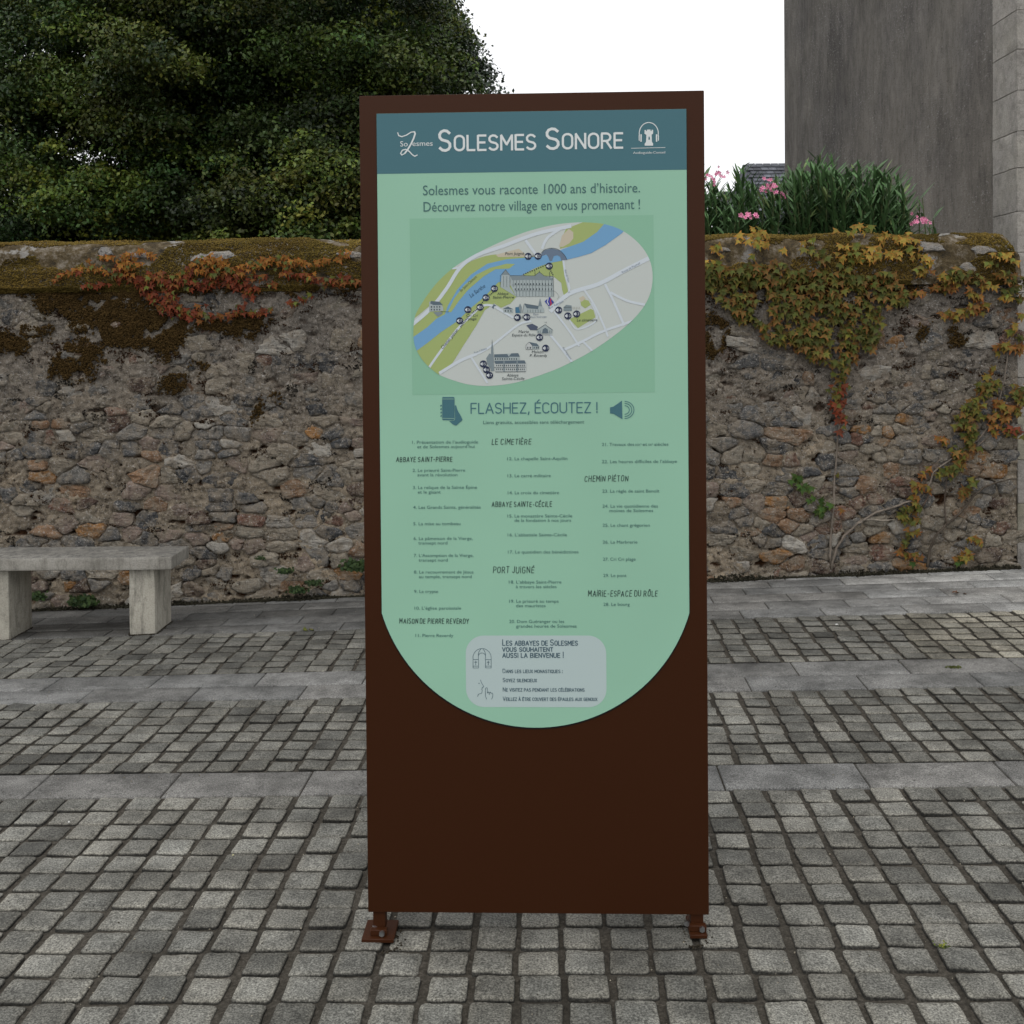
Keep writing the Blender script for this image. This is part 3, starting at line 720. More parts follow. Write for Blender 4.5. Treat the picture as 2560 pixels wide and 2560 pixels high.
def oleander(base, shoots, flowers, label, seed):
    random.seed(seed); root = tag(empty('oleander', base), label, 'shrub', 'oleander bushes behind the wall'); B = Vector(base)
    mst = MB(); cand = []
    for (px, py, Y, n) in shoots:
        tip = at(px, py, Y)-B; foot = Vector((tip.x*.35+random.uniform(-.1, .1), tip.y*.3, .3)); L = tip-foot
        pts_ = [foot+L*t+Vector((0.04*math.sin(t*4+px), 0, 0)) for t in (0, .3, .6, .85, 1)]
        tube(mst, pts_, [.012, .010, .007, .005, .003], 5, (.06, .075, .03))
        for k in range(n):
            t = 1-(k/n)**.9*.55*min(1, .9/max(.4, L.length*.5)); q = foot+L*t+Vector((0.04*math.sin(t*4+px), 0, 0))
            a = k*2.1+random.uniform(-.4, .4); el = .45+.55*(k/n)+random.uniform(-.15, .15); upk = 1.12-.85*el
            d = Vector((math.cos(a)*el*1.05, math.sin(a)*el, upk)); g = random.uniform(.6, 1.25)*(1 if k > 4 else 1.35)
            c = (.050*g, .100*g, .036*g) if random.random() > .06 else (.10*g, .14*g, .05*g)
            cand.append((q.z-.2*q.y, q, d, random.uniform(.095, .155), random.uniform(.0080, .0125), random.uniform(.0, .22), c))
    mst.build('stem', M_BARK, root, True); cand.sort(key=lambda a: -a[0]); rest = MB()
    for i, (_, q, d, l, wd, dr, c) in enumerate(cand):
        if i < 180:
            mb = MB(); lance(mb, (0, 0, 0), d, l, wd, dr, c); mb.build('leaf', M_OLE, root, True, loc=q)
        else: lance(rest, q, d, l, wd, dr, c)
    if rest.v: tag(rest.build('foliage', M_OLE, root, True), kind='stuff')
    for (px, py, Y, r_, n) in flowers:
        ctr = at(px, py, Y)-B; mb = MB()
        for k in range(n):
            o_ = Vector((random.gauss(0, .5), random.gauss(0, .4), random.gauss(0, .38)))*r_+ctr; fn = Vector((random.uniform(-.6, .6), -1, random.uniform(-.2, .8))).normalized()
            u = fn.cross(Vector((0, 0, 1))).normalized(); v = fn.cross(u); fr = random.uniform(.011, .018); cpt = random.uniform(.8, 1.1)
            for j in range(5):
                a = 2*math.pi*j/5+k; a1, a2_ = a-.5, a+.5; e = lambda an, rad, li: o_+(u*math.cos(an)+v*math.sin(an))*rad+fn*li
                mb.add([o_, e(a1, fr*.75, .004), e(a, fr*1.1, .007), e(a2_, fr*.75, .004)], [(0, 1, 2, 3)], [(.62*cpt, .10*cpt, .24*cpt), (.74*cpt, .27*cpt, .42*cpt), (.80*cpt, .38*cpt, .52*cpt), (.74*cpt, .27*cpt, .42*cpt)])
        mb.build('flower_cluster', M_PETAL, root)
    return root
OY = 7.75
rr = random.Random(3)
def shoots(x0, x1, topf, n, lv):
    o_ = []
    for k in range(n):
        x = x0+(x1-x0)*(k+rr.random())/n; o_.append((x, topf(x)+rr.uniform(0, 35), OY+rr.uniform(-.2, .35), lv))
    for k in range(int(n*3.2)):
        x = rr.uniform(x0, x1); o_.append((x, topf(x)+rr.uniform(15, 150), OY+rr.uniform(-.3, .2), lv))
    return o_
def interp(P):
    return lambda x: float(np.interp(x, [p[0] for p in P], [p[1] for p in P]))
oleander((at(1800, 600, OY).x, OY, 0), shoots(1640, 1990, interp([(1640, 440), (1770, 440), (1800, 455), (1865, 420), (1900, 470), (1960, 460)]), 34, 56),
         [(1775, 445, OY-.15, .05, 12), (1805, 438, OY-.2, .045, 9), (1925, 468, OY-.25, .062, 18), (1958, 492, OY-.2, .035, 6), (1868, 542, OY-.35, .035, 7), (1889, 537, OY-.35, .022, 4), (1852, 537, OY-.35, .022, 4)],
         'oleander bush with several pink flower clusters, directly right of the sign', 21)
oleander((at(2120, 600, OY).x, OY, 0), shoots(1965, 2275, interp([(1965, 440), (1990, 425), (2040, 415), (2057, 385), (2080, 420), (2110, 430), (2140, 408), (2180, 425), (2225, 412), (2255, 430), (2275, 470)]), 34, 56),
         [], 'tall dense oleander bush without flowers in front of the rendered wall', 22)
oleander((at(2320, 640, OY-.1).x, OY-.1, 0), [(2290, 500, 7.7, 16), (2305, 495, 7.65, 14), (2275, 520, 7.7, 18), (2330, 545, 7.65, 14), (2345, 550, 7.7, 12), (2260, 545, 7.6, 16), (2310, 560, 7.6, 14)],
         [(2306, 552, 7.5, .055, 18)], 'small sparse oleander shoot with one pink flower cluster at the right end of the bushes', 23)

# ================================================================ CREEPERS ON THE WALL
random.seed(99)
def leaf_mesh(seed, k):
    """five pointed lobes, folded along the midrib, hanging from its stalk at the origin; unit width"""
    rr = random.Random(seed)
    tips = [(-.50, .12), (-.42, -.38), (0, -.78), (.42, -.38), (.50, .12)] if k else [(-.46, -.05), (0, -.75), (.46, -.05)]
    ns = [(-.30, -.08), (-.17, -.33), (.17, -.33), (.30, -.08)] if k else [(-.17, -.28), (.17, -.28)]
    out_ = [(0, .04)]
    for i, t in enumerate(tips):
        out_.append((t[0]*rr.uniform(.88, 1.12), t[1]*rr.uniform(.9, 1.1)))
        if i < len(ns): out_.append((ns[i][0]*rr.uniform(.85, 1.1), ns[i][1]*rr.uniform(.9, 1.1)))
    V = []; C = []
    for (x, y) in out_:
        r_ = math.hypot(x, y+.2); tip = sstep(.28, .55, r_)
        V.append((x, -abs(x)*.05+.28*(y*y)*-1*0 - (.10 if r_ < .3 else -.10*r_), y)); C.append((1+.55*tip, 1-.28*tip, 1-.3*tip))
    ci = len(V); V.append((0, -.06, -.2)); C.append((.92, 1.05, 1))
    n = len(out_); F = [(i, (i+1) % n, ci) for i in range(n)]
    me = npmesh('leaf', V, F, M_LEAF, C, True); return me
LV = [leaf_mesh(i, i % 3 > 0) for i in range(10)]
def creeper(label, strands, polys, parts_stems, base, pal, size, density=1.0, group='creepers on the stone wall', mul=1.0):
    root = tag(empty('creeper', base), label, 'creeper', group); B = Vector(base); L = []
    def put(px, py, pl):
        q = at(px, py, WY-.05); zc_ = q.z; cop = zc_ > 1.88
        y = (cop_pt(q.x, min(.6, max(.12, .12+(zc_-1.9)*1.35))).y+WY-.015) if cop else WY-.022
        s = size*random.uniform(.7, 1.2); c = pl(px, py, q)
        L.append((Vector((q.x, y-random.uniform(0, .035), zc_+s*.3)), s, c))
    for (pts_, wd, k) in strands:
        for a_, b_ in zip(pts_[:-1], pts_[1:]):
            n = max(1, int(mul*density*math.hypot(b_[0]-a_[0], b_[1]-a_[1])*max(wd, 9)/(size*400)**2*8.2))
            for _ in range(n):
                t = random.random(); put(a_[0]+(b_[0]-a_[0])*t+random.gauss(0, wd*.36), a_[1]+(b_[1]-a_[1])*t+random.gauss(0, wd*.36), lambda px, py, q, k=k: pal(px, py, q, k))
    for (P, dn, k) in polys:
        x0, x1 = min(p[0] for p in P), max(p[0] for p in P); y0, y1 = min(p[1] for p in P), max(p[1] for p in P); cnt = int((x1-x0)*(y1-y0)/(size*400)**2*dn)
        for _ in range(cnt):
            px, py = random.uniform(x0, x1), random.uniform(y0, y1); nz = noise.noise(Vector((px*.016, py*.022, 4)))
            if inpoly(px+nz*30, py, P) and nz > -.33: put(px, py, lambda a1, b1, q, k=k: pal(a1, b1, q, k))
    for pts_ , r_, c in parts_stems:
        mb = MB(); W = [at(px, py, WY-.03)-B for px, py in pts_]; W = [Vector((p.x, WY-.026-B.y+.006*math.sin(i*2.3), p.z)) for i, p in enumerate(W)]
        # refine
        Q = []
        for i in range(len(W)-1):
            for t in (0, .33, .66): Q.append(W[i].lerp(W[i+1], t)+Vector((random.uniform(-.004, .004), 0, random.uniform(-.004, .004))))
        Q.append(W[-1]); tube(mb, Q, [r_*(1-.5*i/len(Q)) for i in range(len(Q))], 6, c); mb.build('stem', M_BARK, root, True)
    random.shuffle(L); L.sort(key=lambda a: a[0].y); SV = []; SF = []; SC = []; b_ = 0
    for i, (p, s, c) in enumerate(L):
        me = random.choice(LV); rot = (random.uniform(-.75, .1), random.uniform(-.7, .7), random.uniform(-.6, .6))
        if i < 300: link('leaf', me, root, loc=p-B, rot=rot, scale=(s, s, s), color=c)
        else:
            from mathutils import Euler
            Mx = Euler(rot).to_matrix()
            for v, cl in zip(me.vertices, me.attributes['col'].data):
                SV.append(Mx @ (v.co*s)+p-B); SC.append(tuple(cl.color[j]*c[j] for j in range(3)))
            for pl_ in me.polygons: SF.append(tuple(j+b_ for j in pl_.vertices))
            b_ += len(me.vertices)
    if SV: tag(link('foliage', npmesh('foliage', [tuple(v) for v in SV], SF, M_LEAF, SC, True), root), kind='stuff')
    return root
def pal_red(px, py, q, k):
    g = random.uniform(.7, 1.25); y7 = (py-560)/.47619; x7 = px/.47619; up_ = sstep(330, 190, y7) if True else 0
    t = min(1, max(0, (330-y7)/150))+random.uniform(-.3, .2)
    if random.random() < .15: return (.07*g, .085*g, .018)
    if t > .45: return (.185*g, .090*g, .014*g)
    return (.105*g, .026*g, .009*g) if random.random() < .65 else (.12*g, .052*g, .011*g)
K = lambda *a: [k7(x, y) for x, y in a]
creeper('orange-red creeper spreading over the top of the wall left of the sign', [
    (K((275, 315), (310, 280), (380, 262), (450, 245), (560, 252)), 9, 0), (K((470, 190), (480, 240)), 8, 0), (K((500, 185), (590, 180)), 7, 0), (K((640, 190), (700, 155), (760, 160), (820, 180)), 13, 0),
    (K((560, 270), (640, 240), (740, 225)), 26, 0), (K((600, 290), (720, 280)), 18, 0), (K((430, 335), (550, 320)), 8, 0),
    (K((700, 290), (760, 340), (800, 400), (860, 440), (930, 470), (1000, 490), (1060, 475)), 25, 0), (K((740, 300), (850, 300), (900, 350), (900, 420)), 26, 0), (K((840, 290), (960, 330), (1080, 320), (1200, 310), (1300, 330)), 20, 0),
    (K((950, 290), (1010, 240), (1080, 205), (1160, 205), (1210, 240)), 24, 0), (K((1050, 250), (1200, 270), (1300, 240), (1380, 205), (1480, 200), (1560, 215)), 20, 0), (K((1230, 280), (1340, 280), (1380, 290)), 14, 0),
    (K((1280, 350), (1340, 385)), 22, 0), (K((1400, 330), (1450, 320)), 9, 0), (K((1560, 205), (1640, 225), (1740, 195), (1840, 165)), 9, 0), (K((1480, 260), (1560, 290), (1650, 290), (1720, 320), (1800, 300), (1890, 310)), 15, 0),
    (K((1080, 485), (1170, 500), (1250, 470), (1310, 480), (1390, 470), (1430, 445)), 12, 0), (K((1480, 425), (1560, 425), (1590, 400), (1645, 380)), 8, 0), (K((1240, 450), (1290, 445)), 10, 0)],
    [], [(K((560, 255), (700, 275), (760, 340), (900, 420), (1060, 480)), .006, (.10, .07, .05)), (K((950, 300), (1200, 270), (1560, 215)), .004, (.10, .07, .05)), (K((760, 200), (762, 300)), .003, (.2, .17, .13)), (K((740, 300), (1000, 330), (1300, 330), (1440, 330)), .004, (.09, .06, .045))],
    (-1.6, WY, 0), pal_red, .047, 1.0)
def pal_grn(px, py, q, k):
    g = random.uniform(.7, 1.2)
    if k == 1:      # upper, yellow leaves on the coping
        return (.22*g, .165*g, .030*g) if random.random() < .72 else (.11*g, .135*g, .024*g)
    if k == 2: return (.12*g, .034*g, .014*g) if random.random() < .65 else (.08*g, .08*g, .016*g)
    if k == 3: return (.035*g, .075*g, .014*g)
    if k == 4: return (.16*g, .085*g, .02*g) if random.random() < .5 else (.12*g, .11*g, .02*g)
    if random.random() < .22: return (.12*g, .075*g, .018*g)
    return (.058*g, .072*g, .014*g) if random.random() < .65 else (.095*g, .10*g, .018*g)
A = lambda *a: [r1(x, y) for x, y in a]
Bc = lambda *a: [r2(x, y) for x, y in a]
MASS = A((40, 740), (250, 770), (420, 770), (640, 780), (840, 800), (1000, 810), (1150, 790), (1240, 860), (1260, 960), (1150, 1010), (1120, 1180), (1040, 1230), (980, 1296), (940, 1330), (760, 1320), (560, 1270), (450, 1220), (390, 1130), (260, 1060), (150, 970), (40, 900))
creeper('dense green and yellow creeper hanging over the wall right of the sign', [
    (A((330, 540), (400, 545)), 16, 1), (A((270, 600), (340, 590), (410, 600)), 20, 1), (A((290, 630), (420, 640)), 12, 1), (A((320, 700), (370, 700)), 9, 1), (A((820, 535), (850, 540)), 8, 1), (A((900, 530), (960, 520), (1040, 525)), 16, 1),
    (A((1060, 580), (1140, 590), (1220, 600), (1340, 610)), 18, 1), (A((620, 615), (700, 610)), 9, 1), (A((640, 650), (720, 680), (780, 710)), 20, 0), (A((850, 640), (960, 640)), 12, 1), (A((840, 690), (980, 690), (1120, 680), (1190, 700)), 24, 1),
    (A((480, 660), (540, 670)), 9, 1), (A((60, 640), (130, 640)), 18, 1), (A((70, 730), (150, 720)), 12, 1), (A((280, 760), (400, 770)), 20, 0), (A((440, 750), (540, 760)), 16, 0), (A((860, 740), (920, 780)), 24, 0), (A((1230, 690), (1290, 690)), 13, 1), (A((1320, 700), (1380, 730), (1330, 770), (1340, 830)), 18, 1),
    (Bc((820, -20), (840, 60), (860, 110), (840, 180)), 30, 0), (Bc((850, 150), (850, 230), (830, 280), (825, 340)), 24, 2), (Bc((870, 290), (870, 400)), 17, 2), (Bc((835, 430), (840, 440)), 6, 2), (Bc((840, 690), (845, 695)), 8, 2), (Bc((850, 890), (855, 895)), 7, 4),
    (Bc((575, 690), (620, 745), (680, 800)), 17, 3), (Bc((700, 840), (740, 880), (760, 940)), 22, 3)],
    [(MASS, 7.5, 0)],
    [(Bc((795, 1190), (790, 1080), (810, 900), (815, 700), (835, 500), (845, 380), (860, 200), (840, 0)), .007, (.19, .16, .13)), (Bc((810, 1010), (770, 950), (700, 830), (580, 690)), .004, (.12, .09, .06))],
    (at(2080, 1400, WY).x, WY, 0), pal_grn, .064, .95)
creeper('trailing yellow-green creeper with bare pale stems at the right end of the wall', [
    (A((1490, 800), (1560, 810), (1620, 800)), 22, 0), (A((1420, 820), (1500, 840)), 12, 1), (A((1270, 910), (1350, 910)), 11, 4), (A((1290, 780), (1400, 780)), 10, 4), (A((1640, 840), (1700, 830)), 14, 0), (A((1680, 870), (1770, 860)), 12, 1),
    (A((1600, 900), (1660, 950), (1720, 980)), 18, 4), (A((1450, 1030), (1540, 1045), (1620, 1010), (1700, 1010)), 17, 4), (A((1750, 690), (1800, 690), (1860, 730)), 14, 1), (A((1700, 735), (1740, 740)), 7, 1), (A((1790, 800), (1880, 830), (1930, 860)), 26, 0), (A((1850, 900), (1930, 930)), 22, 0), (A((1790, 940), (1850, 940)), 10, 1),
    (A((1880, 1040), (1930, 1050)), 10, 4), (A((1830, 1150), (1880, 1110)), 12, 1), (A((1890, 1190), (1930, 1180)), 14, 0), (A((1780, 1220), (1880, 1240), (1930, 1230)), 18, 4), (A((1390, 880), (1480, 870), (1550, 880)), 12, 4),
    (Bc((1740, 50), (1730, 110)), 16, 4), (Bc((1680, 170), (1740, 170), (1700, 220), (1660, 260)), 26, 0), (Bc((1740, 150), (1780, 170)), 12, 0), (Bc((1610, 280), (1590, 340), (1560, 400)), 22, 0), (Bc((1620, 330), (1700, 340)), 18, 0), (Bc((1620, 400), (1600, 480), (1640, 540)), 26, 0),
    (Bc((1430, 480), (1490, 500)), 14, 4), (Bc((1520, 520), (1570, 590), (1520, 640), (1450, 680)), 22, 0), (Bc((1330, 690), (1380, 640)), 10, 4), (Bc((1290, 770), (1370, 750)), 14, 4), (Bc((1260, 830), (1320, 850)), 12, 4), (Bc((1200, 930), (1250, 900), (1310, 880)), 22, 0), (Bc((1240, 960), (1310, 950)), 12, 0),
    (Bc((1240, 1010), (1310, 1030)), 10, 4), (Bc((1250, 1060), (1240, 1110)), 18, 0), (Bc((1210, 1160), (1300, 1160)), 16, 4), (Bc((1270, 1200), (1280, 1215)), 8, 3), (Bc((1860, 200), (1920, 190), (1930, 260)), 26, 0), (Bc((1770, 280), (1860, 300), (1930, 290)), 22, 4), (Bc((1730, 360), (1810, 350), (1860, 350)), 18, 4), (Bc((1740, 410), (1800, 440)), 13, 4), (Bc((1800, 420), (1920, 440)), 14, 2),
    (Bc((1640, 720), (1600, 780), (1560, 820)), 18, 0), (Bc((1600, 1060), (1680, 1090)), 14, 4), (Bc((1530, 1190), (1560, 1170), (1620, 1165)), 13, 4), (Bc((1540, 1200), (1580, 1195)), 8, 3)],
    [], [(Bc((800, 1230), (830, 1110), (870, 1040), (960, 960), (1060, 900), (1200, 855), (1300, 820), (1370, 740), (1400, 660), (1530, 565), (1650, 480), (1740, 380), (1790, 240), (1815, 120), (1840, 0), (1830, -110)), .0078, (.19, .16, .13)),
         (Bc((960, 965), (1000, 942), (1100, 945), (1175, 940)), .0065, (.25, .22, .18)), (Bc((1360, 1225), (1380, 1120), (1400, 1050), (1480, 970), (1560, 900), (1640, 800), (1700, 750), (1800, 710), (1890, 700)), .009, (.08, .065, .05)),
         (Bc((1475, 970), (1470, 850), (1475, 700)), .005, (.09, .07, .055)), (Bc((1340, 860), (1370, 800), (1400, 740)), .006, (.12, .09, .07)), (Bc((1350, 730), (1370, 660), (1440, 580)), .004, (.13, .1, .08)), (Bc((1640, 520), (1740, 440)), .005, (.16, .13, .1)), (A((1640, 780), (1760, 810), (1830, 830)), .005, (.14, .11, .08)), (A((1300, 1030), (1340, 1060), (1400, 1040)), .004, (.2, .16, .12))],
    (at(2420, 1400, WY).x, WY, 0), pal_grn, .060, .85, mul=1.75)

# ================================================================ SMALL PLANTS, LITTER
def weed(name, px, py, Y, n, r_, pal, label, group=None, flatk=.6):
    p = at(px, py, Y) if Y else on_ground(px, py); root = tag(empty(name, p), label, 'weed', group); mb = MB()
    for k in range(n):
        a = random.uniform(0, 6.28); e = random.uniform(.1, 1); d = Vector((math.cos(a)*e, -abs(math.sin(a))*e*.7, random.uniform(.1, 1)*flatk)); q = d*r_*random.uniform(.4, 1)
        g = random.uniform(.6, 1.3); c = tuple(v*g for v in random.choice(pal)); s = r_*random.uniform(.09, .18); u = Vector((random.uniform(-1, 1), random.uniform(-.5, .5), random.uniform(-1, 1))).normalized(); v = u.cross(Vector((0, -1, .4))).normalized()
        mb.add([q-u*s, q+v*s*.6, q+u*s, q-v*s*.6], [(0, 1, 2, 3)], c)
    mb.build('leaves', M_LEAF, root); mb = MB()
    for k in range(6):
        a = random.uniform(0, 6.28); tube(mb, [(0, .0, 0), (math.cos(a)*r_*.3, -.2*r_, r_*.3*flatk), (math.cos(a)*r_*.7, -.3*r_, r_*.55*flatk)], [.002, .0015, .001], 4, (.06, .08, .03))
    mb.build('stalks', M_BARK, root); return root
WP = [(.018, .036, .012), (.028, .05, .014), (.036, .058, .018)]
for (px, py, n, r_, lb) in ((212, 1515, 260, .12, 'green weed growing from the wall foot under the bench'), (712, 1433, 150, .07, 'small green weed on the wall, highest of those right of the bench'),
                            (745, 1482, 160, .08, 'green weed at the wall foot right of the bench, left one of a pair'), (787, 1463, 160, .07, 'green weed at the wall foot right of the bench, right one of a pair'),
                            (895, 1425, 330, .12, 'largest green weed on the wall, touching the left edge of the sign'), (650, 1400, 70, .05, 'tiny weed beside the orange stones right of the bench'),
                            (95, 1498, 150, .09, 'weed in the shade between the left bench leg and the wall')):
    weed('weed', px, py, WY-.05, n, r_, WP, lb, 'weeds at the foot of the wall')
weed('weed', 2410, 1475, WY-.06, 60, .07, WP, 'low dark green tuft at the foot of the wall by the right corner')
weed('weed', 2356, 2372, None, 26, .028, [(.20, .22, .03), (.12, .16, .03)], 'tiny yellow-green weed in a cobble joint right of the sign foot', flatk=.8)
weed('weed', 2382, 1668, None, 60, .05, [(.07, .08, .02), (.05, .06, .015)], 'mossy growth in the slab joints at the far right', flatk=.15)
def litter(name, px, py, pal, n, r_, label, cat):
    p = on_ground(px, py)+Vector((0, 0, .004)); mb = MB()
    for k in range(n):
        q = Vector((random.uniform(-1, 1)*r_, random.uniform(-.6, .6)*r_, random.uniform(0, .3)*r_)); s = r_*.55; a = random.uniform(0, 6.28); u = Vector((math.cos(a), math.sin(a), .25)); v = Vector((-math.sin(a), math.cos(a), .3)); c = random.choice(pal)
        ring = [q+(u*math.cos(t)+v*math.sin(t)*.7)*s*(1 if i % 2 else .72)+Vector((0, 0, .2*s*math.sin(3*t))) for i, t in enumerate(np.linspace(0, 6.28, 11)[:-1])]
        mb.add([q+Vector((0, 0, .004))]+ring, [(0, 1+i, 1+(i+1) % 10) for i in range(10)], c)
    tag(mb.build(name, M_LEAF, loc=p), label, cat)
litter('fallen_leaf', 770, 1577, [(.14, .14, .02), (.09, .1, .02), (.16, .1, .02)], 5, .03, 'curled yellow-green fallen leaf on the slabs right of the bench', 'leaf')
litter('paper_scrap', 2098, 1565, [(.6, .6, .58)], 2, .018, 'small white scrap lying on the cobbles right of the sign', 'litter')
litter('fallen_leaf', 584, 2141, [(.40, .38, .22)], 1, .010, 'tiny pale leaf on the cobbles left of the sign', 'leaf')
litter('paper_scrap', 172, 2059, [(.65, .65, .62)], 1, .007, 'white speck of paper on the cobbles at the far left', 'litter')
litter('fallen_leaf', 2400, 1486, [(.10, .05, .03), (.08, .05, .03)], 4, .03, 'brown dead leaves on the pale slabs near the right corner', 'leaf')
random.seed(5)
pts = []
for _ in range(2600):
    x = random.uniform(-3, 3); y = random.uniform(2.3, 6.9); g = random.choice((.04, .06, .2, .3)); pts.append(((x, y, zg(x, y)+.001), random.uniform(.0012, .003), (g, g*.9, g*.7)))
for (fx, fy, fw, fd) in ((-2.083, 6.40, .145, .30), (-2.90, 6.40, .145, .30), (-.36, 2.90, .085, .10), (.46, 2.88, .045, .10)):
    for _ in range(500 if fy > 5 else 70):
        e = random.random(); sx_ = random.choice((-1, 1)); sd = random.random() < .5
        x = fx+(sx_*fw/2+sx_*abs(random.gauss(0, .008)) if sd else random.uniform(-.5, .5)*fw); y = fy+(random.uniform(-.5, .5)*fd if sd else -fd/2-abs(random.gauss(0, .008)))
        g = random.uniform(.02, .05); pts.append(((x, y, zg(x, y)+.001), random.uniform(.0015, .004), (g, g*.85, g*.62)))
tag(blobs('grit', pts, M_MOSS, None), 'loose grit and crumbs scattered over the paving', 'grit')

# ================================================================ BENCH
BZ = -.074; bench = tag(empty('stone_bench', (-2.515, 6.40, BZ)), 'pale stone bench with a thick slab seat on two block legs, left', 'bench')
lt = (1, 1, 1)
bevel_box('seat', M_BENCH, -.615, .612, -.19, .155, .378, .449, .007, bench, 2, 4, .0035)
for x0 in (.362, -.455): bevel_box('leg', M_BENCH, x0, x0+.143, -.15, .15, -.04, .378, .006, bench, 2, 3, .0022, color=(1.4, 1.39, 1.33))

# ================================================================ INFORMATION SIGN
SY = on_ground(946, 2357).y+.006; STH = R(1.9); SX = at(1338, 1600, SY).x
sU = Vector((math.cos(STH), -math.sin(STH), 0)); sN = Vector((-math.sin(STH), -math.cos(STH), 0)); SO = Vector((SX, SY, 0))
sign = tag(empty('information_sign', (SX, SY, zg(SX, SY)), -STH), 'tall brown steel sign with a pale green visitor map panel standing on the cobbles', 'sign')
z0s = zg(SX, SY)
def S2(px, py):                       # photo pixel -> metres on the sign's front plane (u right, v up from the sign's base)
    d = ray(px, py); o_ = Vector((0, 0, CAMH)); t = (SO-o_).dot(sN)/d.dot(sN); p = o_+d*t; q = p-SO
    return (q.dot(sU), p.z-z0s)
ul0, vt0 = S2(897, 241); ur0, vt1 = S2(1760, 224); ul1, vb0 = S2(921, 2281); ur1, vb1 = S2(1773, 2287)
uL = (ul0+ul1)/2; uR = (ur0+ur1)/2; vT = (vt0+vt1)/2; vB = (vb0+vb1)/2
print('sign', ul0, ul1, ur0, ur1, vt0, vt1, vb0, vb1)
# local sign frame: x = u, y = depth (front is -y), z = v ; front face at y = 0
bevel_box('casing', M_BROWN, uL, uR, 0, .05, vB, vT, .0025, sign, 2)
for u in (uL+.028, uR-.028-.002):
    post = bevel_box('post', M_BROWN, u-.0165, u+.0165, .008, .041, -.0+.012, vB+.01, .002, sign, 1)
for k, (u, gd) in enumerate(((uL+.028, zg(SX-.42, SY)-z0s), (uR-.030, zg(SX+.42, SY)-z0s))):
    wdt = .042 if k == 0 else .022
    pl = bevel_box('base_plate', M_BROWN, u-wdt, u+(.042 if k == 0 else .022), -.025, .075, gd+.002, gd+.012, .0015, sign, 1)
    bevel_box('shoe', M_BROWN, u-.021, u+.022, -.010, .0075, gd+.012, gd+.028, .0015, pl, 1)
    bm = bmesh.new(); bmesh.ops.create_cone(bm, cap_ends=True, segments=6, radius1=.0075, radius2=.0075, depth=.008)
    me = bpy.data.meshes.new('bolt'); bm.to_mesh(me); bm.free(); me.materials.append(M_ZINC)
    for (du, dy, dz, rx) in ((.010, -.014, .021, 90), (-.012 if k == 0 else -.026, .010, .024, 90)):
        link('bolt', me, pl, loc=(u+du, dy, gd+dz), rot=(R(rx), 0, 0))
    me2 = me
# ---- panel plate
def q1(x, y): return (880+x*.46584, 200+y*.46584)
def q2(x, y): return (1000+x*.34161, 540+y*.34161)
def q3(x, y): return (960+x*.34174, 960+y*.34174)
def q4(x, y): return (1200+x*.34156, 960+y*.34156)
def q5(x, y): return (1100+x*.2588, 1560+y*.2588)
pL = (S2(941, 286)[0]+S2(956, 1530)[0])/2; pR = (S2(1714, 272)[0]+S2(1724, 1530)[0])/2; pT = (S2(941, 286)[1]+S2(1714, 272)[1])/2
pS = S2(1340, 1532)[1]; pBt = S2(1342, 1818)[1]
NA = 56; outl = [(pL, pT), (pR, pT)]; hw = (pR-pL)/2; sg = pS-pBt; RC = (hw*hw+sg*sg)/(2*sg); a0 = math.asin(min(1, hw/RC))
for k in range(NA+1):
    a = a0-2*a0*k/NA; outl.append(((pL+pR)/2+RC*math.sin(a), pBt+RC-RC*math.cos(a)))
TH = .0035
V = [(x, -TH, z) for x, z in outl]+[(x, -.0002, z) for x, z in outl]; n = len(outl)
F = [tuple(range(n))[::-1]]+[(k, (k+1) % n, n+(k+1) % n, n+k) for k in range(n)]
C_PANEL = srgb('8fb9a3')
M_PANEL = printm('panel_green', (.285, .520, .378))
panel = link('panel', npmesh('panel', V, F, M_PANEL), sign)
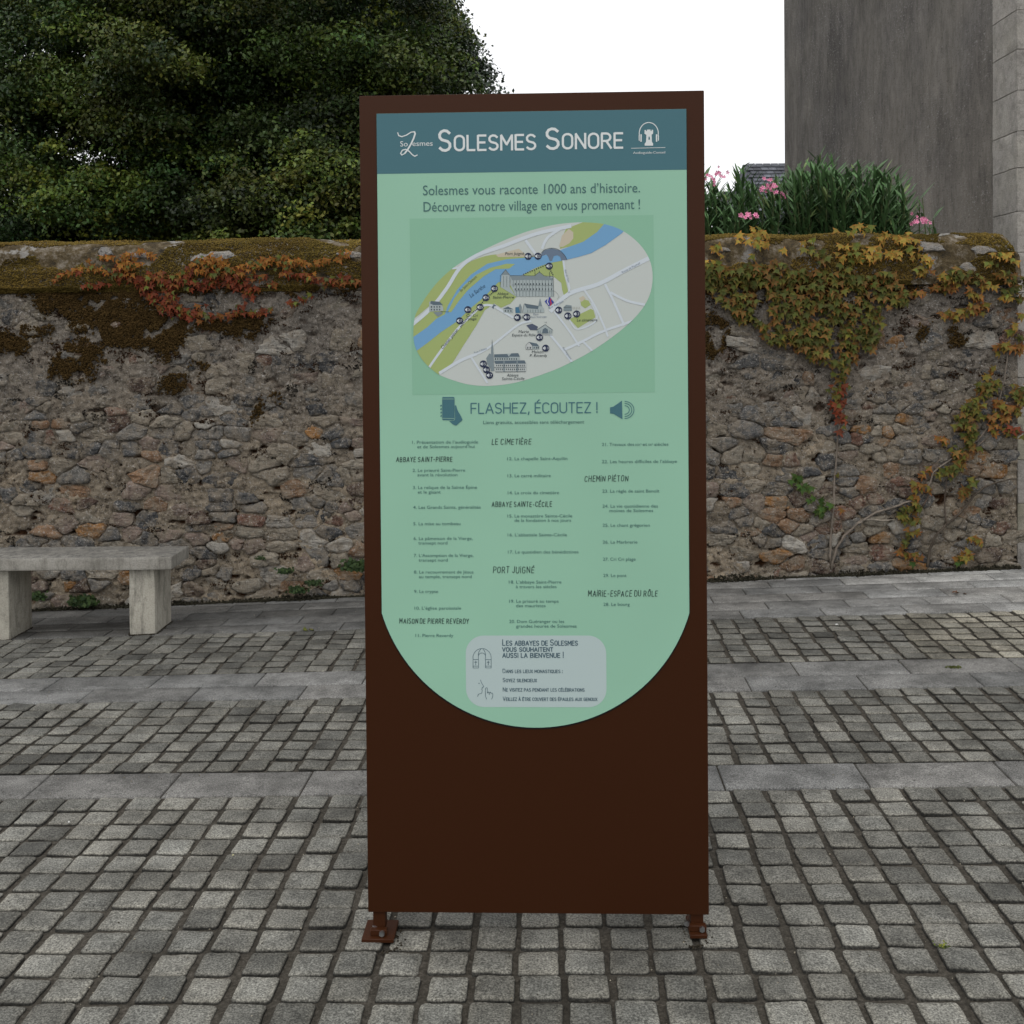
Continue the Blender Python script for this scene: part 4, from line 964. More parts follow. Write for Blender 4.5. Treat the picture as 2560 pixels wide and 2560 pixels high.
# thin black sheet behind the plate, painting the shadow line below its edge
V = [(((x-(pL+pR)/2)*1.0035)+(pL+pR)/2, -.0012, (z-.0048)) for x, z in outl]
link('painted_shadow', npmesh('painted_shadow', V, [tuple(range(n))[::-1]], flat('black_painted_shadow', (.006, .006, .006))), sign)
class Print:
    def __init__(s): s.mb = MB(); s.k = 0
    def poly(s, pts, lay, c):          # pts in metres
        tr = geometry.tessellate_polygon([[Vector((x, z, 0)) for x, z in pts]])
        s.k += 1; y = -TH-.00030*lay-(s.k % 9)*.00002; V = [(x, y, z) for x, z in pts]; F = []
        for t in tr:
            a, b, c_ = (pts[i] for i in t); ar = (b[0]-a[0])*(c_[1]-a[1])-(c_[0]-a[0])*(b[1]-a[1])
            F.append(tuple(t) if ar > 0 else tuple(t)[::-1])
        s.mb.add(V, F, c)
    def line(s, pts, wd, lay, c, closed=False):
        P = [Vector(p) for p in pts]
        if closed: P = P+[P[0]]
        if len(P) < 2: return
        if not closed:
            for i in range(1, len(P)-1):
                if (P[i]-P[i-1]).normalized().dot((P[i+1]-P[i]).normalized()) < .25:
                    s.line(P[:i+1], wd, lay, c); s.line([P[i]+(P[i]-P[i+1]).normalized()*wd*.3]+P[i+1:], wd, lay, c); return
        Lf = []; Rt = []
        for i, p in enumerate(P):
            if i == 0: t = P[1]-P[0] if not closed else P[1]-P[-2]
            elif i == len(P)-1: t = P[-1]-P[-2] if not closed else P[1]-P[-2]
            else: t = (P[i+1]-P[i]).normalized()+(P[i]-P[i-1]).normalized()
            if t.length < 1e-9: t = Vector((1, 0))
            t = t.normalized(); nn = Vector((-t.y, t.x))
            sc_ = 1.0
            if 0 < i < len(P)-1:
                d1 = (P[i]-P[i-1]).normalized(); sc_ = min(1.8, 1/max(.3, abs(nn.dot(Vector((-d1.y, d1.x))))))
            Lf.append(p+nn*wd/2*sc_); Rt.append(p-nn*wd/2*sc_)
        s.k += 1; y = -TH-.00030*lay-(s.k % 9)*.00002; V = [(v.x, y, v.y) for v in Lf]+[(v.x, y, v.y) for v in Rt]; n = len(P)
        s.mb.add(V, [(i, n+i, n+i+1, i+1) for i in range(n-1)], c)
    def build(s, name, parent=panel):
        return s.mb.build(name, M_PRINT, parent)
m = M('print_ink', .45, .35); m.base(m.tint()); M_PRINT = m.m
def PX(fn, pts): return [S2(*fn(*p)) for p in pts]
# ---- fonts
_tc = {}
def fontmesh(body, cond=1.0):
    if body in _tc: return _tc[body]
    cu = bpy.data.curves.new('t', 'FONT'); cu.body = body; cu.size = 1; cu.resolution_u = 3
    o = bpy.data.objects.new('t', cu); COL.objects.link(o); bpy.context.view_layer.update()
    me = bpy.data.meshes.new_from_object(o.evaluated_get(bpy.context.evaluated_depsgraph_get()))
    V = [(v.co.x, v.co.y) for v in me.vertices]; F = [tuple(p.vertices) for p in me.polygons]
    bpy.data.objects.remove(o); bpy.data.curves.remove(cu); bpy.data.meshes.remove(me); _tc[body] = (V, F); return V, F
CAPH = max(v[1] for v in fontmesh('H')[0])
def text(pr, body, a, b, cap_px, c, lay=3, rot=None, shear=0):
    """a, b: photo pixels of the left and right end of the baseline; cap_px cap height in photo pixels"""
    V, F = fontmesh(body); x0 = min(v[0] for v in V); x1 = max(v[0] for v in V)
    A_ = Vector(S2(*a)); B_ = Vector(S2(*b)); d = B_-A_
    if not rot: d = Vector((d.x, 0)); A_ = Vector((A_.x, (A_.y+B_.y)/2))
    sx = d.length/(x1-x0); u = d.normalized(); v = Vector((-u.y, u.x)); ch = abs(S2(a[0], a[1])[1]-S2(a[0], a[1]-cap_px)[1])/CAPH
    pr.k += 1; y = -TH-.00030*lay-(pr.k % 9)*.00002
    W = [A_+u*((p[0]-x0)*sx+shear*p[1]*ch)+v*p[1]*ch for p in V]; VV = [(p.x, y, p.y) for p in W]; FF = []
    for f in F:
        ar = sum(W[f[i]].x*W[f[(i+1) % len(f)]].y-W[f[(i+1) % len(f)]].x*W[f[i]].y for i in range(len(f))); FF.append(f if ar > 0 else f[::-1])
    pr.mb.add(VV, FF, c)
def arc(cx, cy, rx, ry, a0, a1, n=7): return [(cx+rx*math.cos(R(a0+(a1-a0)*k/n)), cy+ry*math.sin(R(a0+(a1-a0)*k/n))) for k in range(n+1)]
O_ = [(.0, .28)]+arc(.28, .28, .28, .28, 180, 360)[1:]+arc(.28, .72, .28, .28, 0, 180)+[(0, .28)]
GL = {'A': (.62, [[(0, 0), (.31, 1), (.62, 0)], [(.11, .33), (.51, .33)]]),
 'B': (.54, [[(0, 0), (0, 1), (.28, 1)]+arc(.28, .76, .22, .24, 90, -90)+[(0, .52)], [(.28, .52)]+arc(.28, .26, .25, .26, 90, -90)+[(0, 0)]]),
 'C': (.52, [arc(.27, .72, .27, .28, 25, 180)+arc(.27, .28, .27, .28, 180, 335)]), 'D': (.56, [[(0, 0), (0, 1), (.24, 1)]+arc(.24, .68, .32, .32, 90, 0)+arc(.24, .32, .32, .32, 0, -90)+[(0, 0)]]),
 'E': (.46, [[(.46, 1), (0, 1), (0, 0), (.46, 0)], [(0, .52), (.4, .52)]]), 'F': (.46, [[(.46, 1), (0, 1), (0, 0)], [(0, .5), (.4, .5)]]),
 'G': (.55, [arc(.27, .72, .27, .28, 25, 180)+arc(.27, .28, .27, .28, 180, 360)+[(.54, .48), (.3, .48)]]), 'H': (.56, [[(0, 0), (0, 1)], [(.56, 0), (.56, 1)], [(0, .52), (.56, .52)]]),
 'I': (.04, [[(.02, 0), (.02, 1)]]), 'J': (.36, [[(.34, 1), (.34, .25)]+arc(.17, .2, .17, .2, 0, -170)]), 'L': (.42, [[(0, 1), (0, 0), (.42, 0)]]),
 'M': (.66, [[(0, 0), (0, 1), (.33, .35), (.66, 1), (.66, 0)]]), 'N': (.56, [[(0, 0), (0, 1), (.56, 0), (.56, 1)]]), 'O': (.56, [O_]), 'Q': (.56, [O_, [(.35, .2), (.58, -.06)]]),
 'P': (.52, [[(0, 0), (0, 1), (.26, 1)]+arc(.26, .73, .25, .27, 90, -90)+[(0, .46)]]), 'R': (.54, [[(0, 0), (0, 1), (.26, 1)]+arc(.26, .74, .25, .26, 90, -90)+[(0, .48)], [(.26, .48), (.54, 0)]]),
 'S': (.52, [arc(.26, .75, .25, .25, 30, 270)+arc(.26, .25, .26, .25, 90, -150)]), 'T': (.5, [[(0, 1), (.5, 1)], [(.25, 1), (.25, 0)]]),
 'U': (.56, [[(0, 1), (0, .28)]+arc(.28, .28, .28, .28, 180, 360)[1:]+[(.56, 1)]]), 'V': (.58, [[(0, 1), (.29, 0), (.58, 1)]]), 'Y': (.56, [[(0, 1), (.28, .48), (.56, 1)], [(.28, .48), (.28, 0)]]),
 'X': (.54, [[(0, 0), (.54, 1)], [(0, 1), (.54, 0)]]), 'Z': (.5, [[(0, 1), (.5, 1), (0, 0), (.5, 0)]]), '-': (.36, [[(.03, .42), (.33, .42)]]), ',': (.08, [[(.06, .1), (.0, -.15)]]), '!': (.06, [[(.03, 1), (.03, .28)], [(.03, .1), (.03, 0)]]),
 ':': (.06, [[(.03, .62), (.03, .5)], [(.03, .14), (.03, .02)]]), ' ': (.28, [])}
ACC = {'É': ('E', 'a'), 'È': ('E', 'g'), 'Ê': ('E', 'c'), 'Ô': ('O', 'c'), 'À': ('A', 'g')}
def strokes(pr, body, a, b, cap, wd, c, lay=3, hand=0, small=.78, smallcaps=False, gap=.17):
    """stroke lettering between baseline pixels a and b. smallcaps: lower-case letters of body are drawn as small capitals"""
    x = 0; items = []; rr = random.Random(len(body)*7+int(a[0]))
    for ch in body:
        dot = False
        if hand and ch == 'i': ch = 'I'; dot = True
        k = 1.0
        if smallcaps and ch.lower() == ch and ch.upper() != ch: k = small; ch = ch.upper()
        ac = None
        if ch in ACC: ch, ac = ACC[ch]
        w_, st_ = GL.get(ch, GL[' ']); st_ = [list(s_) for s_ in st_]
        if dot: st_ = [[(.02, 0), (.02, .82)], [(.02, 1.0), (.03, 1.09)]]
        if ac == 'a': st_.append([(w_*.4, 1.12), (w_*.75, 1.3)])
        if ac == 'g': st_.append([(w_*.3, 1.3), (w_*.62, 1.12)])
        if ac == 'c': st_.append([(w_*.2, 1.1), (w_*.5, 1.27), (w_*.8, 1.1)])
        jy = rr.uniform(-.05, .05)*hand; js = 1+rr.uniform(-.09, .09)*hand; jl = (.12+rr.uniform(-.08, .08))*hand
        items.append((x, k, st_, jy, js, jl)); x += (w_+gap*(1 if ch != ' ' else .2))*k*(1+rr.uniform(-.08, .08)*hand)
    tot = x-gap; A_ = Vector(S2(*a)); B_ = Vector(S2(*b)); vy = (A_.y+B_.y)/2; if_ = (B_.x-A_.x)/tot
    ch_ = abs(S2(a[0], a[1])[1]-S2(a[0], a[1]-cap)[1]); wm = abs(S2(a[0]+wd, a[1])[0]-A_.x)
    for (x0, k, st_, jy, js, jl) in items:
        for s_ in st_:
            P = [(A_.x+(x0+(p[0]+jl*p[1])*k)*if_, vy+(p[1]*k*js+jy)*ch_) for p in s_]
            if s_ is not O_ and s_[0] == s_[-1] and len(s_) > 8: pr.line(P[:-1], wm, lay, c, closed=True)
            else:
                P = [Vector(p) for p in P]; d0 = (P[0]-P[1]).normalized()*wm*.4; d1 = (P[-1]-P[-2]).normalized()*wm*.4
                pr.line([P[0]+d0]+P[1:-1]+[P[-1]+d1], wm, lay, c)
    return
WHITE = (.68, .72, .71); TEAL = (.052, .152, .182); DTXT = (.060, .150, .145); MTXT = (.055, .14, .135); INK = (.012, .03, .032); NAVY = (.012, .022, .06)
# header band
pr = Print(); hb_ = (S2(942, 436)[1]+S2(1716, 424)[1])/2
pr.poly([(pL+.0002, hb_), (pR-.0002, hb_), (pR-.0002, pT-.0002), (pL+.0002, pT-.0002)], 1, TEAL); pr.build('header_band')
pr = Print()
strokes(pr, 'S', q1(470, 381), q1(528, 380), 50, 6.8, WHITE); strokes(pr, 'OLESMES', q1(553, 378), q1(984, 374), 36, 5.5, WHITE, gap=.22)
pr.build('title_word'); pr = Print(); strokes(pr, 'S', q1(1045, 371), q1(1108, 370), 50, 6.8, WHITE); strokes(pr, 'ONORE', q1(1132, 369), q1(1450, 365), 36, 5.5, WHITE, gap=.22)
pr.build('title_word')
pr = Print()
text(pr, 'So', q1(260, 358), q1(300, 358), 13, WHITE); text(pr, 'esmes', q1(325, 355), q1(434, 355), 12.5, WHITE)
sw = [(246, 283), (252, 300), (268, 306), (292, 298), (318, 282), (336, 279), (340, 290), (332, 315), (318, 345), (302, 372), (284, 396), (268, 404), (262, 395), (272, 378), (290, 374), (308, 384), (324, 402), (338, 411), (353, 403)]
pr.line(PX(q1, sw), .0028, 3, WHITE); pr.line(PX(q1, sw[5:11]), .0042, 3.2, WHITE); pr.build('village_logo')
pr = Print(); hp = [(1592+51*math.cos(R(a)), 288-58*math.sin(R(a))) for a in range(-14, 195, 8)]
pr.line(PX(q1, hp), .0022, 3, WHITE)
for s_ in (-1, 1):
    pr.poly(PX(q1, [(1592+s_*49, 296), (1592+s_*54, 300), (1592+s_*54, 325), (1592+s_*49, 330)][::s_]), 3, WHITE); pr.poly(PX(q1, [(1592+s_*38, 293), (1592+s_*45, 293), (1592+s_*45, 333), (1592+s_*38, 333)]), 3, WHITE)
pr.poly(PX(q1, [(1569, 270), (1577, 270), (1577, 276), (1582, 276), (1582, 268), (1601, 268), (1601, 276), (1607, 276), (1607, 269), (1615, 269), (1615, 290), (1607, 295), (1609, 335), (1615, 342), (1615, 354), (1570, 354), (1570, 343), (1577, 335), (1579, 296), (1569, 290)]), 3, WHITE)
pr.poly(PX(q1, [(1591, 312), (1591, 306), (1597, 306), (1597, 312), (1599, 322), (1589, 322)]), 4.2, TEAL)
pr.line(PX(q1, [(1497, 368), (1680, 364)]), .0013, 3, WHITE); text(pr, 'Audioguide-Conseil', q1(1508, 398), q1(1680, 395), 5.6, WHITE); pr.build('audioguide_logo')
# intro lines
pr = Print(); text(pr, 'Solesmes vous raconte 1000 ans d\u2019histoire.', q1(382, 620), q1(1545, 603), 24, DTXT); pr.build('lettering'); pr = Print(); text(pr, 'D\u00e9couvrez notre village en vous promenant !', q1(385, 708), q1(1545, 692), 24, DTXT); pr.build('lettering')
# ---- map
pr = Print(); MG = (.240, .470, .325)
pr.poly(PX(q1, [(310, 745), (1617, 725), (1625, 1675), (325, 1690)][::-1]), 1, MG); pr.build('map_background')
EL = [(100, 880), (110, 740), (155, 650), (215, 560), (290, 470), (385, 385), (490, 315), (600, 255), (750, 185), (900, 125), (1020, 90), (1130, 65), (1250, 51), (1360, 48), (1500, 62), (1630, 110), (1750, 205), (1825, 320), (1848, 450), (1822, 590), (1740, 720), (1600, 850), (1400, 990), (1200, 1095), (1080, 1145), (950, 1190), (850, 1218), (750, 1235), (650, 1243), (560, 1240), (480, 1228), (400, 1205), (330, 1180), (270, 1150), (180, 1070), (120, 975)]
def crom(P, n=4, closed=True):
    o_ = []; N = len(P)
    for i in range(N if closed else N-1):
        p0, p1, p2, p3 = (P[(i+k) % N] if closed else P[max(0, min(N-1, i+k))] for k in (-1, 0, 1, 2))
        for t in (j/n for j in range(n)):
            o_.append(tuple(.5*((2*p1[a])+(-p0[a]+p2[a])*t+(2*p0[a]-5*p1[a]+4*p2[a]-p3[a])*t*t+(-p0[a]+3*p1[a]-3*p2[a]+p3[a])*t**3) for a in (0, 1)))
    if not closed: o_.append(P[-1])
    return o_
ELs = crom(EL)
def clipE(poly):
    ar = sum(ELs[i-1][0]*ELs[i][1]-ELs[i][0]*ELs[i-1][1] for i in range(len(ELs))); sg = 1 if ar > 0 else -1; out_ = poly
    for i in range(len(ELs)):
        a, b = ELs[i-1], ELs[i]; inp = out_; out_ = []
        if not inp: return []
        f = lambda p: sg*((b[0]-a[0])*(p[1]-a[1])-(b[1]-a[1])*(p[0]-a[0]))
        for k in range(len(inp)):
            p, q = inp[k-1], inp[k]; fp, fq = f(p), f(q)
            if (fp >= 0) != (fq >= 0): t = fp/(fp-fq); out_.append((p[0]+(q[0]-p[0])*t, p[1]+(q[1]-p[1])*t))
            if fq >= 0: out_.append(q)
    return out_
def mp(pr, pts, lay, c, smooth=True):
    P = clipE(crom(pts) if smooth else pts)
    if len(P) > 2: pr.poly(PX(q2, P), lay, c)
def road(pr, pts, wd, lay=4.2, c=(.58, .64, .68)):
    P = [Vector(p) for p in crom(pts, 4, False)]
    for i in range(len(P)-1):
        d = (P[i+1]-P[i]).normalized(); n_ = Vector((-d.y, d.x))*wd/2
        Q = clipE([tuple(P[i]+n_-d*2), tuple(P[i+1]+n_+d*2), tuple(P[i+1]-n_+d*2), tuple(P[i]-n_-d*2)])
        if len(Q) > 2: pr.poly(PX(q2, Q), lay, c)
pr = Print(); LAND = (.52, .56, .53); OL = (.34, .42, .15); RIV = (.155, .345, .56); PEA = (.52, .47, .36)
pr.poly(PX(q2, ELs), 2, LAND)
mp(pr, [(60, 930), (90, 800), (200, 720), (300, 610), (380, 490), (440, 385), (560, 315), (700, 282), (860, 292), (1000, 300), (1000, 330), (780, 340), (640, 380), (520, 460), (420, 570), (330, 720), (200, 850), (90, 930)], 3, OL)
mp(pr, [(80, 770), (150, 640), (215, 540), (385, 365), (430, 383), (360, 500), (250, 630), (150, 715)], 3, OL, False)
mp(pr, [(1215, 95), (1380, 30), (1520, 50), (1460, 125), (1350, 200), (1170, 240), (1190, 150)], 3, OL, False); mp(pr, [(1165, 225), (1185, 145), (1235, 95), (1268, 120), (1268, 165), (1240, 200), (1190, 228)], 3.4, PEA, False)
mp(pr, [(700, 285), (870, 240), (940, 300), (800, 300), (720, 302)], 3.4, PEA, False)
mp(pr, [(90, 1010), (300, 840), (420, 760), (500, 685), (620, 585), (720, 480), (810, 510), (862, 580), (810, 640), (740, 672), (690, 640), (620, 690), (560, 800), (470, 940), (385, 1075), (260, 1180), (150, 1130)], 3, OL, False)
mp(pr, [(900, 430), (1080, 340), (1200, 325), (1200, 430), (1218, 500), (1232, 560), (1200, 584), (1187, 540), (1180, 490), (1120, 440), (1080, 440), (1000, 470)], 3, OL, False); mp(pr, [(1035, 380), (1075, 365), (1110, 400), (1085, 415)], 3.4, PEA, False)
mp(pr, [(1240, 755), (1395, 680), (1415, 690), (1430, 742), (1302, 820)], 3, OL, False); mp(pr, [(1320, 625), (1345, 610), (1380, 620), (1395, 650), (1355, 676), (1325, 655)], 3, OL, False); mp(pr, [(1310, 600), (1340, 585), (1360, 605), (1325, 630)], 3.1, PEA, False)
RT = [(330, 720), (350, 660), (420, 540), (520, 430), (640, 350), (780, 318), (900, 308), (1000, 298), (1100, 280), (1200, 240), (1340, 190), (1440, 120), (1520, 30)]
RB = [(1680, 70), (1620, 130), (1500, 215), (1400, 272), (1300, 302), (1200, 325), (1080, 348), (980, 385), (900, 430), (800, 470), (720, 485), (620, 590), (500, 690), (420, 770), (300, 850), (200, 930), (90, 1010), (50, 930), (100, 885), (200, 815), (270, 750)]
mp(pr, RT+RB, 3.8, RIV, False)
mp(pr, [(352, 700), (400, 600), (470, 510), (560, 430), (660, 380), (780, 350), (842, 352), (800, 385), (700, 390), (610, 445), (500, 540), (430, 625), (375, 705)], 4.2, OL, False)
road(pr, [(60, 820), (170, 730), (260, 640), (350, 520), (440, 380), (560, 290), (760, 220), (900, 165), (1040, 120), (1250, 75)], 26); road(pr, [(385, 385), (440, 378)], 14)
road(pr, [(200, 1130), (290, 1000), (420, 830), (520, 730), (600, 660), (670, 655), (720, 680), (830, 745)], 17)
road(pr, [(1195, 325), (1210, 430), (1235, 560), (1100, 670)], 15); road(pr, [(1100, 700), (1235, 570), (1450, 500), (1640, 400), (1860, 290)], 30); road(pr, [(920, 180), (1000, 290)], 20, 4.15); road(pr, [(1180, 90), (1080, 160), (1040, 240)], 20, 4.15)
road(pr, [(1500, 500), (1560, 620), (1640, 800)], 18); road(pr, [(1540, 560), (1660, 620), (1790, 650)], 18); road(pr, [(1340, 530), (1420, 650), (1490, 800), (1520, 880)], 14); road(pr, [(1130, 700), (1230, 830), (1310, 950)], 14); road(pr, [(1100, 870), (1190, 980), (1290, 1110)], 16)
road(pr, [(1200, 980), (1330, 920), (1470, 850), (1640, 790), (1780, 740)], 18); road(pr, [(1340, 920), (1420, 1000)], 14); road(pr, [(380, 1090), (480, 1040), (640, 970), (860, 800), (960, 770)], 16); road(pr, [(520, 1030), (640, 1220)], 14); road(pr, [(1240, 760), (1300, 830), (1440, 760), (1400, 640)], 10); road(pr, [(290, 1150), (440, 1060), (560, 1010)], 22)
pr.build('map')
# drawings on the map
pr = Print(); G1 = (.20, .25, .27); G2 = (.10, .14, .17); G3 = (.36, .42, .42); LK = (.03, .045, .055)
def P2(p): return PX(q2, p)
def rect(x0, y0, x1, y1): return [(x0, y0), (x1, y0), (x1, y1), (x0, y1)]
# bridge
br = [(1035, 275), (1060, 250), (1110, 238), (1160, 250), (1200, 285), (1222, 322), (1180, 326), (1172, 300), (1150, 288), (1125, 295), (1112, 330), (1095, 330), (1085, 300), (1068, 280), (1050, 290), (1030, 298)]
pr.poly(P2(br), 5, (.13, .18, .25)); pr.line(P2(crom([(1035, 272), (1060, 248), (1110, 236), (1160, 248), (1200, 283), (1222, 320)], 3, False)), .0012, 5.8, LK)
pr.build('map_drawing'); pr = Print()
# abbey Saint-Pierre
pr.poly(P2([(745, 425), (773, 395), (803, 425), (803, 520), (850, 590), (735, 520)]), 5, G3); pr.poly(P2([(745, 432), (773, 393), (805, 432)]), 5.4, G1); pr.poly(P2([(805, 440), (1120, 445), (1125, 590), (850, 590), (815, 520)]), 5, G3); pr.poly(P2([(805, 436), (985, 440), (985, 468), (820, 470)]), 5.4, G1); pr.poly(P2([(985, 440), (1020, 412), (1055, 440), (1120, 455), (1120, 470), (985, 470)]), 5.4, G1)
for i in range(17): x = 735+i*23.5; pr.line(P2([(x, 470 if x > 810 else 440), (x, (520 if x < 830 else 588))]), .0007, 6, LK)
for i in range(13):
    x = 842+i*22
    for y in (492, 530): pr.poly(P2(rect(x, y, x+6, y+13)), 6.2, LK)
pr.line(P2([(735, 520), (735, 440), (773, 393), (805, 436), (985, 438), (1020, 410), (1055, 438), (1120, 445), (1125, 590)]), .0008, 6.1, LK)
for (x, y0, y1) in ((988, 400, 440), (1020, 400, 415), (1095, 410, 450), (1120, 440, 480)): pr.line(P2([(x, y0), (x, y1)]), .001, 6.1, LK)
pr.line(P2([(820, 505), (1120, 508)]), .0006, 6.1, LK); pr.line(P2([(840, 548), (1122, 550)]), .0006, 6.1, LK); pr.line(P2([(1120, 545), (1145, 560), (1165, 590), (1150, 610)]), .0005, 6.1, LK)
pr.build('map_drawing'); pr = Print()
# parish church
pr.poly(P2([(757, 672), (790, 662), (828, 682), (828, 708), (757, 708)]), 5, G3); pr.poly(P2([(757, 680), (790, 662), (828, 682), (800, 684)]), 5.5, G2); pr.poly(P2([(845, 668), (880, 665), (880, 710), (845, 710)]), 5, (.05, .16, .26)); pr.poly(P2([(868, 665), (879, 640), (890, 665), (890, 710), (880, 710)]), 5.4, G1)
pr.poly(P2([(895, 710), (910, 642), (1015, 660), (1025, 605), (1040, 660), (1055, 680), (1055, 706)]), 5, G3); pr.poly(P2([(910, 642), (1015, 662), (1010, 682), (928, 675)]), 5.4, G2); pr.poly(P2([(1012, 660), (1025, 603), (1040, 660)]), 5.6, G1); pr.line(P2([(895, 710), (910, 642), (1015, 660)]), .0007, 6, LK)
for i in range(6): pr.line(P2([(935+i*19, 685), (935+i*19, 706)]), .0008, 6, LK)
for i in range(3): pr.poly(P2(rect(768+i*20, 690, 776+i*20, 700)), 6, LK)
pr.build('map_drawing'); pr = Print()
# mill house
pr.poly(P2([(215, 628), (290, 628), (318, 670), (318, 695), (215, 700)]), 5, G3); pr.poly(P2([(222, 640), (228, 622), (292, 628), (316, 652), (245, 652)]), 5.4, G2); pr.poly(P2([(245, 705), (300, 700), (315, 712), (280, 738)]), 5, G1); pr.line(P2([(300, 700), (360, 702)]), .001, 6, LK)
for i in range(4):
    for y in (660, 680): pr.poly(P2(rect(228+i*20, y, 236+i*20, y+11)), 6, LK)
pr.build('map_drawing'); pr = Print()
# town hall, house, cemetery chapel
pr.poly(P2([(925, 800), (968, 788), (1010, 810), (1000, 835), (955, 835)]), 5, (.07, .09, .14)); pr.poly(P2([(1000, 835), (1062, 795), (1118, 835), (1112, 862), (1005, 858)]), 5.2, G3); pr.line(P2([(1000, 835), (1062, 795), (1118, 835)]), .0012, 6, LK); pr.poly(P2([(1040, 858), (1045, 830), (1062, 818), (1082, 830), (1085, 858)]), 6, G2); pr.line(P2([(1040, 868), (1115, 872)]), .0008, 6, LK); pr.line(P2([(1062, 775), (1062, 783)]), .001, 6, LK); pr.line(P2([(1072, 775), (1072, 783)]), .001, 6, LK)
for x in (1012, 1026, 1094, 1106): pr.line(P2([(x, 838), (x, 857)]), .0009, 6, LK)
pr.build('map_drawing'); pr = Print(); pr.poly(P2([(922, 945), (945, 922), (968, 945), (968, 975), (922, 975)]), 5, (.5, .53, .52)); pr.poly(P2([(945, 922), (1000, 932), (1020, 955), (968, 950)]), 5.4, G2); pr.poly(P2([(968, 950), (1020, 955), (1018, 975), (968, 975)]), 5, G3); pr.line(P2([(922, 975), (922, 945), (945, 922), (968, 945), (968, 975), (922, 975)]), .0007, 6, LK)
for x in (932, 950, 978, 995, 1008): pr.poly(P2(rect(x, 957, x+7, 970)), 6, LK)
pr.build('map_drawing'); pr = Print(); pr.poly(P2([(1197, 668), (1215, 650), (1255, 655), (1258, 695), (1197, 695)]), 5, G1); pr.line(P2([(1197, 668), (1258, 668)]), .0008, 6, LK)
for i in range(5): pr.line(P2([(1265+i*12, 664), (1268+i*12, 684)]), .0006, 6, (.2, .16, .1))
pr.build('map_drawing'); pr = Print(); pr.poly(P2([(672, 668), (688, 645), (705, 658), (690, 662), (684, 680)]), 5, G2)
pr.build('map_drawing'); pr = Print()
# abbey Sainte-Cecile
pr.poly(P2([(665, 1135), (668, 965), (675, 910), (683, 965), (690, 1135)]), 5, G1); pr.poly(P2([(632, 1040), (655, 1005), (668, 1012), (668, 1120), (640, 1085)]), 5, G1); pr.poly(P2([(690, 1012), (850, 1005), (875, 1035), (880, 1060), (690, 1060)]), 5, G3); pr.poly(P2([(690, 1012), (785, 1010), (800, 1035), (690, 1035)]), 5.4, G2); pr.poly(P2([(795, 1030), (815, 1005), (865, 1003), (878, 1030)]), 5.4, G2)
pr.poly(P2([(690, 1060), (912, 1055), (925, 1078), (922, 1138), (700, 1140)]), 5.1, (.44, .48, .47)); pr.poly(P2([(690, 1060), (912, 1056), (922, 1080), (700, 1082)]), 5.5, G2); pr.line(P2([(690, 1110), (922, 1106)]), .0011, 6, LK)
for i in range(15):
    for y in (1088, 1116): pr.poly(P2(rect(706+i*14.3, y, 712+i*14.3, y+12)), 6, LK)
for i in range(10): pr.poly(P2(rect(696+i*17, 1040, 703+i*17, 1052)), 6, LK)
for x in (762, 858): pr.poly(P2(rect(x-5, 1060, x+5, 1138)), 5.8, G1)
pr.line(P2([(700, 1140), (922, 1138)]), .001, 6, LK); pr.line(P2([(675, 935), (675, 905)]), .0006, 6, LK)
pr.build('map_drawing'); pr = Print()
# tourist office sign
pr.poly(P2([(1058, 625), (1095, 592), (1128, 632), (1090, 662)]), 5.8, (.03, .06, .30)); pr.line(P2([(1105, 605), (1100, 625), (1108, 640), (1098, 655)]), .003, 6.6, (.45, .02, .06)); pr.line(P2([(1085, 602), (1078, 628), (1088, 650)]), .0022, 6.4, (.6, .6, .65))
pr.build('map_drawing')
pr = Print()
for (a, b, n_) in (((905, 428), (1062, 362), 11), ((1097, 392), (1118, 430), 4), ((690, 552), (660, 578), 4), ((612, 620), (596, 645), 3), ((562, 685), (530, 710), 4), ((500, 738), (446, 810), 8)):
    for i in range(n_):
        x = a[0]+(b[0]-a[0])*i/(n_-1); y = a[1]+(b[1]-a[1])*i/(n_-1); pr.poly(P2([(x+5*math.cos(t), y+5*math.sin(t)) for t in np.linspace(0, 6.28, 9)[:-1]]), 5.5, LK)
tag(pr.build('footpath_dots'), kind='stuff')
pr = Print()
for (x, y, n_) in ((938, 296, 18), (1010, 295, 22), (1092, 367, 29), (691, 532, 23), (630, 598, 24), (587, 668, 25), (498, 686, 26), (438, 767, 27), (860, 743, 1), (928, 741, 10), (1161, 689, 14), (1228, 731, 13), (1292, 717, 12), (1021, 888, 28), (1066, 967, 11), (610, 1082, 15), (633, 1124, 16), (656, 1165, 17)):
    pr = Print(); pr.poly(P2([(x+26*math.cos(t), y+26*math.sin(t)) for t in np.linspace(0, 6.2832, 21)[:-1]]), 6.6, NAVY)
    pr.poly(P2([(x-20, y-6), (x-14, y-6), (x-5, y-15), (x-5, y+15), (x-14, y+6), (x-20, y+6)]), 7.4, (.6, .64, .66))
    text(pr, str(n_), q2(x-2, y+9), q2(x+(19 if n_ > 9 else 8), y+9), 6.2, (.6, .64, .66), 7.4); pr.build('map_badge')
pr = Print(); hk = dict(lay=6.2, shear=.18)
